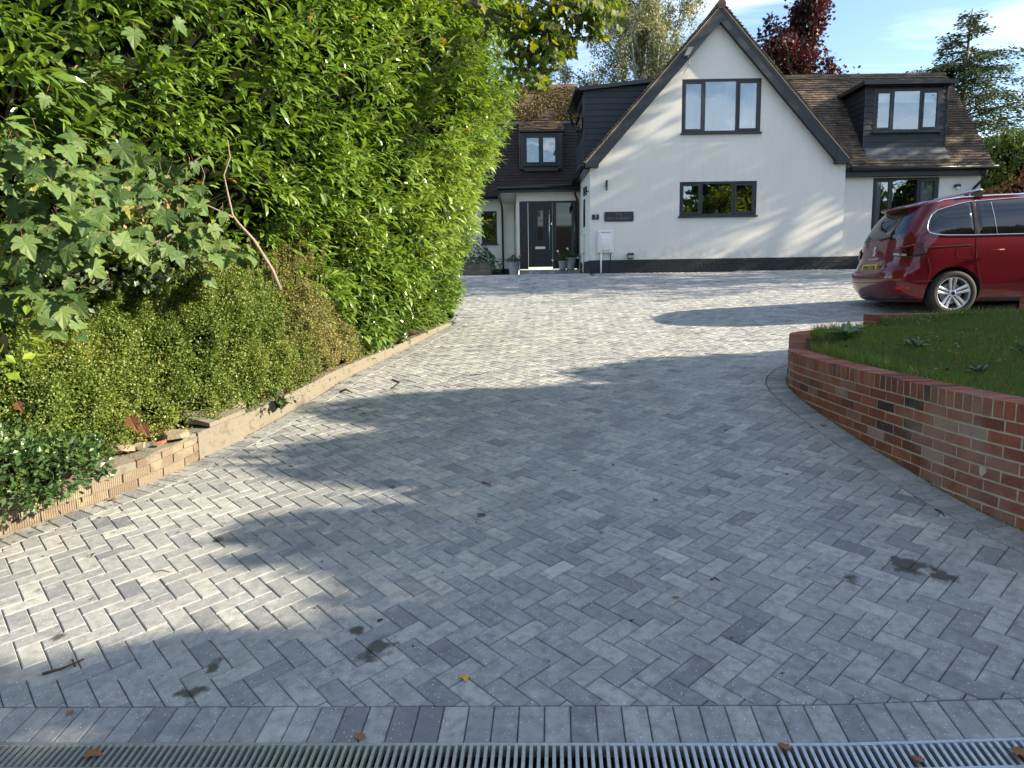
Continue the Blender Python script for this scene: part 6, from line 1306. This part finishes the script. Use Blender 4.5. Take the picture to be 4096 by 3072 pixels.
n = 500; qx, qy = rng.uniform(2.9, 6.2, n), rng.uniform(3.4, 8, n); q = np.c_[qx, qy, 0*qx]; q = q[in_lawn(qx, qy, .25)]; q[:, 2] = lawnz(q[:, 0], q[:, 1])+.035; leaves('lawn_litter', None, q, rng.normal(0, 1, q.shape)*[1, 1, .3], rng.normal(0, .4, q.shape)+[0, 0, 1], rng.uniform(.015, .045, len(q)), T_STAR, 'brownleaf')
# ------------------------------------------------------------------ trees
def branch_tree(name, lab, x, y, z0, H, r0, seed, levels=3, spread=.6, bark='bark', up_=.5, first=.25, nb=9, group=None, cat='tree', crook=.12, bl=1.):
    rg_ = np.random.default_rng(seed); t = thing(name, lab, cat, (x, y, z0), group); mb = MB(); tips = []; hub = []
    def grow(p, d, L_, r_, lv):
        n = 6; pts = [p]; dd = d
        for i in range(n): dd = unit(dd+rg_.normal(0, crook, 3)+np.array([0, 0, .05*up_])); pts.append(pts[-1]+dd*L_/n)
        rr_ = list(np.linspace(r_, r_*.35, n+1)); mb.tube(pts, rr_, 7 if lv == 0 else 5)
        if lv >= levels: tips.extend(pts[2:]); return
        if lv >= 1: hub.extend(pts[3:])
        m = nb if lv == 0 else 5
        for q in range(m):
            f_ = first+(1-first)*(q+.5)/m if lv == 0 else .3+.7*(q+.5)/m; i = min(int(f_*n), n-1); b_ = np.array(pts[i])*(1-(f_*n-i))+np.array(pts[i+1])*(f_*n-i)
            a = q*2.4+rg_.random()*.8; side = np.array([math.cos(a), math.sin(a), 0]); nd = unit(dd*(.35+.3*f_)+side*spread+np.array([0, 0, up_*.5])+rg_.normal(0, .1, 3)); grow(b_, nd, L_*((.55-.18*f_)*bl if lv == 0 else .5), r_*(.5 if lv == 0 else .45), lv+1)
    grow(np.array([x, y, z0-.2]), np.array([0, 0, 1.]), H, r0, 0); mb.obj('trunk', bark, t, smooth=True); return t, np.array(tips), np.array(hub)
def crown(t, pts, n, jit, lsize, T, m, seed, singles=0, sname=None, droop=0., flat=False):
    rg_ = np.random.default_rng(seed); P = pts[rg_.integers(len(pts), size=n)]+rg_.normal(0, jit, (n, 3)); D = rg_.normal(0, 1, (n, 3))+[0, 0, -droop]; Nn = rg_.normal(0, .6, (n, 3))+[0, 0, 1]
    return leaves('crown', t, P, D, Nn, rg_.uniform(lsize[0], lsize[1], n), T, m, rnd=np.clip(.5+.2*fbm(P, .9, seed)+rg_.normal(0, .2, n), 0, 1), singles=singles, single_name=sname)
# birch behind the gable's left slope
t, tip, hub = branch_tree('birch_tree', 'tall silver birch with thin yellowing drooping foliage behind the left dormer', 7.2, 38, .3, 12.3, .17, 5, levels=2, spread=.42, bark='birchbark', up_=1.0, nb=16, first=.2)
dr_pts = []
for p in tip[::2]:
    L_ = rng.uniform(.5, 1.5); q = np.array([p+np.array([rng.normal(0, .05), rng.normal(0, .05), -L_*i/7]) for i in range(8)]); dr_pts.append(q)
dr_pts = np.concatenate(dr_pts); crown(t, np.concatenate([dr_pts, dr_pts, tip]), 60000, .16, (.08, .15), T_QUAD, 'birch', 6, droop=.6)
q = MB()
for i in range(0, len(dr_pts), 8): q.tube(list(dr_pts[i:i+8:2])+[dr_pts[i+7]], .006, 3)
q.obj('hanging_twigs', 'twig', t, kind='stuff')
t, tip, hub = branch_tree('copper_maple', 'dark purple leaved maple rising behind the wing roof ridge', 15.1, 36, .3, 10.4, .2, 8, levels=3, spread=.5, up_=1.0, nb=14, first=.3, bl=.64); crown(t, tip, 19000, .17, (.11, .2), T_STAR, 'maple', 9)
# cedar: level layered boughs
ct = thing('cedar_tree', 'tall dark cedar with layered drooping boughs against the sky at the right', 'tree', (22.1, 36, .3)); mb = MB(); mb.tube([(22.0, 36, 0), (22.2, 36, 4), (22.05, 36, 8), (22.25, 36, 12.7)], [.3, .24, .13, .02], 9); mb.tube([(22.1, 36, 3), (21.4, 35.9, 5.5), (21.3, 36, 8.8), (21.35, 36, 10.2)], [.16, .12, .06, .02], 7); CP = []; CD = []
for k in range(96):
    z = 2.6+9.9*(k/96)**.92; R_ = np.interp(z, [2, 5, 7.5, 9, 11, 12.6], [4.3, 4.6, 4.1, 3.1, 1.5, .35])*rng.uniform(.65, 1.1); a = k*2.399; c0 = np.array([22.15 if k % 3 else 21.5, 36, z if k % 3 else min(z, 9.8)]); dv = np.array([math.cos(a), math.sin(a), 0]); side = np.array([-dv[1], dv[0], 0]); pts = []
    for i in range(9): f_ = i/8; pts.append(c0+dv*R_*f_+np.array([0, 0, R_*(.34*f_-.36*f_**2.2)])+side*.12*math.sin(f_*3+k))
    mb.tube(pts, list(np.linspace(.05, .008, 9)), 5)
    for i in range(2, 9):
        m = int(85*(R_/3)); wd = .42*R_/3*(1.15-abs(i/8-.55))
        o_ = rng.normal(0, wd, m); q = pts[i]+side*o_[:, None]+dv*rng.normal(0, .12, m)[:, None]+np.array([0, 0, 1])*(rng.normal(0, .09, m)-np.abs(o_)*.45)[:, None]; CP.append(q); CD.append(np.tile(dv, (m, 1))+side*np.sign(o_)[:, None]*.7+rng.normal(0, .3, (m, 3))+[0, 0, -.25])
mb.obj('trunk', 'bark', ct, smooth=True); CP = np.concatenate(CP); CD = np.concatenate(CD); leaves('crown', ct, CP, CD, rng.normal(0, .35, CP.shape)+[0, 0, 1], rng.uniform(.09, .22, len(CP)), (T_QUAD[0]*[.75, 1, 1], T_QUAD[1]), 'cedar')
# conifer hedge and brown clump beyond the house end
def lump(name, lab, cat, boxes, m, n, ls, T, seed, droop=-.3):
    t = bush(name, lab, cat, boxes, m, n, ls, T, seed, cs=.78); return t
lump('conifer_hedge', 'feathery green conifer hedge beyond the right end of the house', 'hedge', [(15.6, 23, 2.0, 1.3, 1.4, 2.5), (17.3, 24, 2.2, 1.6, 1.6, 2.7), (14.7, 22.4, 1.2, .9, .9, 1.9), (19.5, 24.5, 2.1, 1.6, 1.5, 2.5)], 'thuja', 36000, (.12, .26), (T_QUAD[0]*[.6, 1, 1], T_QUAD[1]), 51)
lump('brown_hedge', 'browned clipped hedge column at the right edge behind the car', 'hedge', [(15.35, 20.6, 2.2, .9, .8, 1.7), (14.9, 20.4, 1.2, .8, .7, 1.1), (15.5, 20.5, .7, 1.2, .6, .9)], 'brownleaf', 22000, (.06, .12), T_QUAD, 52)
lump('bramble_tangle', 'dark tangle of dry stems under the conifer hedge by the downpipe', 'shrub', [(13.6, 20.8, 1.3, .7, .7, 1.2), (14.3, 20.6, 1.5, .7, .7, 1.3)], 'brownleaf', 5000, (.05, .1), T_QUAD, 53)
# overhanging sycamore
t = thing('sycamore_tree', 'sycamore bough with lobed leaves hanging into the sky above the laurel hedge', 'tree', (-3.4, 9.4, -.8)); mb = MB(); mb.tube([(-3.6, 9.2, -.9), (-3.5, 9.2, 2), (-3.2, 9.1, 4.5), (-2.6, 9.0, 6.2), (-1.5, 9.0, 7.0)], [.2, .17, .13, .09, .06], 8)
boughs = [([(-3.2, 9.1, 4.5), (-1.6, 9.0, 4.7)], [(1900, 20), (2030, 65), (2090, 120), (2160, 138), (2230, 140)]), ([(-2.6, 9.0, 6.2), (-1.2, 9, 5.4)], [(1950, -80), (2120, -30), (2260, 0), (2380, 20), (2470, 50)]), ([(-3.2, 9.1, 4.5), (-1.4, 9.1, 4.3)], [(1960, 60), (2060, 150), (2110, 240), (2150, 330)]), ([(-2.6, 9, 6.2), (-1, 9, 5.2)], [(2100, -30), (2200, 20), (2330, 10), (2350, 60), (2395, 120)])]
LP = []
for pre, px in boughs:
    pts = [Vector(p) for p in pre]+[at(x, y, 9.0) for x, y in px]; mb.tube(pts, list(np.linspace(.045, .007, len(pts))), 6)
    for i in range(2, len(pts)):
        for f_ in (0, .33, .66):
            a = pts[i-1].lerp(pts[i], f_); m = 9
            for q in range(m):
                e_ = a+Vector(rng.normal(0, .13, 3))+Vector((0, 0, -.07)); LP.append(e_)
                if q < 3: mb.tube([a, e_], [.004, .002], 4)
LP2 = [(2050, 30, 30, 20), (2100, 90, 22, 35), (2180, 60, 26, 40), (2230, 130, 26, 35), (2260, 180, 20, 30), (2130, 200, 24, 45), (2090, 270, 14, 40), (2160, 290, 14, 30), (2200, 225, 18, 35), (2330, 30, 22, 35), (2410, 30, 18, 30), (2460, 45, 10, 20), (2380, 100, 9, 18), (2400, 140, 7, 10), (2160, 340, 8, 12), (2250, 10, 20, 30)]
for (x, y, n_, s_) in LP2:
    for _ in range(n_*3): LP.append(at(x+rng.normal(0, s_*.8), y+rng.normal(0, s_*.8), 9+rng.normal(0, .25)))
mb.obj('trunk', 'bark', t, smooth=True); LP = np.array([tuple(p) for p in LP]); n = len(LP); leaves('crown', t, LP, rng.normal(0, .6, (n, 3))+[.2, -.1, -.6], rng.normal(0, .6, (n, 3))+[.2, -.3, .7], rng.uniform(.07, .12, n), T_SYC, 'syc_high', singles=300, single_name='sycamore_leaf')
# ------------------------------------------------------------------ neighbouring garden trees that throw the shade (right of the frame) and the far side of the street
def shade_tree(name, lab, x, y, top, lobes, n, ls, m, seed):
    t = bush(name, lab, 'tree', lobes, m, n, ls, T_STAR, seed, cs=.80); z0 = g(x, y); MB().tube([(x, y, z0-.2), (x+.1, y, z0+1.2), (x, y+.1, top)], [.18, .14, .06], 8).obj('trunk', 'bark', t, smooth=True)
shade_tree('garden_tree', 'broad bushy tree in the neighbouring garden right of the lawn', 9.4, 4.6, 2.2, [(9.4, 5.5, 1.3, 1.4, 1.15, 2.75), (9.5, 4.1, 1.3, 1.5, 1.1, 2.7), (9.3, 2.7, 1.15, 1.3, .95, 2.45), (9.6, 1.9, .9, 1.2, .8, 2.35), (9.5, 7.0, .75, 1.2, 1.1, 2.25)], 34000, (.1, .17), 'syc_high', 61)
shade_tree('garden_tree', 'round topped tree in the street side corner of the neighbouring garden', 8.6, .6, 2.2, [(9.0, 1.15, 1.1, 1.2, .75, 2.55), (9.0, -.3, 1.2, 1.3, 1.0, 2.5), (9.0, -1.8, .9, 1.3, 1.0, 2.4)], 20000, (.1, .17), 'syc_high', 62)
t, tip, hub = branch_tree('garden_tree', 'open crowned tall tree beyond the right end of the house drive', 19, 15.4, .0, 12.5, .22, 63, levels=3, spread=.6, nb=12, first=.2); crown(t, tip, 13000, .22, (.13, .22), T_STAR, 'syc_high', 64)
t, tip, hub = branch_tree('garden_tree', 'slender open tree between the wing and the tall garden tree', 18.0, 16.2, .1, 7.6, .14, 66, levels=3, spread=.55, nb=11, first=.2); crown(t, tip, 6500, .17, (.1, .17), T_STAR, 'syc_high', 67)
bush('boundary_shrub', 'low dense shrub by the boundary right of the parked car', 'shrub', [(15.2, 15.6, 1.0, 1.0, 1.1, 1.7), (15.0, 14.0, .5, .8, .8, 1.2)], 'syc_high', 7000, (.1, .17), T_STAR, 68, cs=.8)
for k, (x, y, r_, h) in enumerate([(-9, -13, 3.2, 6), (-3, -15, 3.4, 6.5), (8.5, -14, 2.6, 5.2), (15.5, -14, 3.4, 13), (23, -13, 4.4, 12)]):
    shade_tree('street_tree', ['wide', 'tall', 'low', 'dense', 'far'][k]+' leafy tree across the street behind the viewer', x, y, h*.4, [(x, y, h*.25-1, r_, 2, h*.45), (x+1.5, y+.5, h*.1-1, r_*.8, 1.6, h*.38)], 9000, (.3, .5), 'syc_high', 70+k)
bush('added_hedge', 'long dark hedge added out of view behind the viewer to darken window reflections', 'hedge', [(q, -11.5, -.2, 2.6, 1.2, 3.2 if q < 18 else 8.5) for q in (12, 16, 20, 24, 28, 32, 36)], 'laurel', 30000, (.2, .35), T_OVAL, 81, cs=.85)  # unseen hedge, added and heightened so the wing window reflects something dark
ob = thing('street_house', 'plain house across the street behind the viewer', 'house', (5, -24, -1.9)); wl_ = MB().box(-1, 13, -28, -22, -2, 1.6).obj('wall', 'cream', ob); slab([(-1.5, -21.6, 1.4), (13.5, -21.6, 1.4), (13.5, -25, 5.4), (-1.5, -25, 5.4)]).obj('roof', 'tile', ob)
for x in (1, 5, 9): MB().box(x, x+1.8, -22.05, -21.99, -.6, .7).obj('window', 'white', ob)
# ------------------------------------------------------------------ litter on the drive
LT_ = [(760*1.852, 825*1.852, 'yellow', 'yellow fallen leaf on the paving near the left kerb'), (740*1.852, 858*1.852, 'shell', 'yellow leaf by the dark stick near the left kerb'), (500*1.852, 868*1.852, 'b', 'brown leaf at the foot of the pier')]
MT['yleaf'] = mat('yellow fallen leaf', (.55, .36, .05), .7, var=(.4, .22, .05), vscale=40, bump=.1)
def litter(px, py, size, m, lab, nm='fallen_leaf'):
    P = hit(px, py)
    if P is None: return
    a = rng.random()*6.28; V, F, *_ = leaf_arrays(np.array([[P.x, P.y, g(P.x, P.y)+.006]]), np.array([[math.cos(a), math.sin(a), .12]]), np.array([[.1, .1, 1.]]), np.array([size]), T_SYC if size > .045 else T_STAR); MB().add(V.tolist(), [tuple(f) for f in F], .8).obj(nm, m, None, label=lab, cat='leaf')
for a in [(1408, 1528, .06, 'yleaf', 'bright yellow leaf on the drive just off the left kerb'), (1398, 1425, .05, 'yleaf', 'small orange yellow leaf on the sunny drive beside the kerb'), (2010, 1368, .05, 'brownleaf', 'small brown leaf on the sunlit paving left of centre'), (1855, 2706, .05, 'yleaf', 'tan winged seed on the paving near the bottom centre'), (268, 2615+250, .035, 'brownleaf', 'curled brown leaf on the border blocks at the lower left'),
          (3295, 1700, .06, 'brownleaf', 'dry brown leaf on the paving near the brick wall foot'), (345, 3020, .07, 'brownleaf', 'tan crumpled leaf stuck on the drain grate at the lower left'), (1430, 2960, .05, 'brownleaf', 'dark brown leaf on the drain edge left of centre'), (4050, 3000, .08, 'brownleaf', 'tan leaf on the drain grate in the lower right corner'), (3690, 3050, .05, 'brownleaf', 'tan leaf scrap on the drain grate at the right'), (2400, 2130, .03, 'brownleaf', 'tiny brown leaf among the middle blocks'), (3150, 3000, .05, 'brownleaf', 'dark leaf on the drain edge right of centre')]: litter(*a)
def stick(px, lab, r_=.006):
    pts = []
    for x, y in px:
        P = hit(x, y); pts.append((P.x, P.y, g(P.x, P.y)+r_*.9))
    if len(pts) > 2: pts[len(pts)//2] = (*pts[len(pts)//2][:2], pts[len(pts)//2][2]+r_*1.5)
    MB().tube(pts, [r_, r_*.9]+[r_*.6]*(len(pts)-2), 6).obj('twig', 'twig', None, smooth=True, label=lab, cat='twig')
stick([(170, 2700), (240, 2680), (300, 2665), (335, 2640)], 'knobbly brown twig lying on the lower left blocks', .006); stick([(300, 2668), (290, 2640)], 'short forked end of the knobbly lower left twig', .004)
stick([(1358, 1572), (1385, 1570), (1410, 1575)], 'thick black stick on the drive near the left kerb', .014); stick([(1570, 1520), (1600, 1532), (1580, 1553), (1568, 1556)], 'bent dark twig on the shadow edge left of centre', .008)
stick([(1878, 1502), (1920, 1500), (1953, 1490), (1960, 1486)], 'thin curved twig on the shadow edge at centre', .006); stick([(2840, 2322), (2862, 2318), (2880, 2326)], 'small dark twig on the right of the shaded drive', .004); stick([(1930, 1930), (1945, 1938), (1965, 1942)], 'small hooked twig below the middle of the drive', .005); stick([(2040, 1610), (2065, 1604), (2085, 1604)], 'fine arched twig on the middle blocks', .003)
stick([(3740, 2040), (3762, 2052), (3780, 2068)], 'brown twig against the foot of the brick wall', .005); stick([(620, 2290), (650, 2284), (680, 2290)], 'thin curved twig on the lit left blocks', .003)
n = 900; a = rng.uniform(0, LS[-1], n); b_ = rng.exponential(.12, n); Pq = np.array([np.array(lwp(s, -d-.005, 0)) for s, d in zip(a, b_)]); n2 = 900; q = np.c_[rng.uniform(-3, 3, n2), rng.uniform(2.8, 16, n2), np.zeros(n2)]; q = q[q[:, 0] > np.interp(q[:, 1], LW[:, 1], LW[:, 0])+.05]; q = q[(q[:, 0] < 2.6)]; Pq = np.concatenate([Pq, q]); Pq[:, 2] = G(Pq[:, 0], Pq[:, 1])+.003; n = len(Pq)
leaves('debris', None, Pq, rng.normal(0, 1, (n, 3))*[1, 1, .1], rng.normal(0, .15, (n, 3))+[0, 0, 1], rng.exponential(.012, n)+.008, (T_STAR[0]*[.5, 1, 1], T_STAR[1]), mat('dark plant debris', attr=[(0, (.03, .02, .012)), (.8, (.09, .05, .025)), (1, (.3, .2, .07))], rough=.9, bump=.05), kind='stuff')
# moss line at the wall foot
n = 1600; s_ = rng.uniform(.3, RS[-1]-3, n); Pq = np.array([np.array(wp(s, -abs(rng.normal(0, .008)), 0)) for s in s_]); Pq[:, 2] = G(Pq[:, 0], Pq[:, 1])+np.abs(rng.normal(0, .008, n)); leaves('moss', None, Pq, rng.normal(0, 1, (n, 3)), rng.normal(0, 1, (n, 3)), rng.uniform(.006, .02, n), T_QUAD, 'loni_brown', kind='stuff')
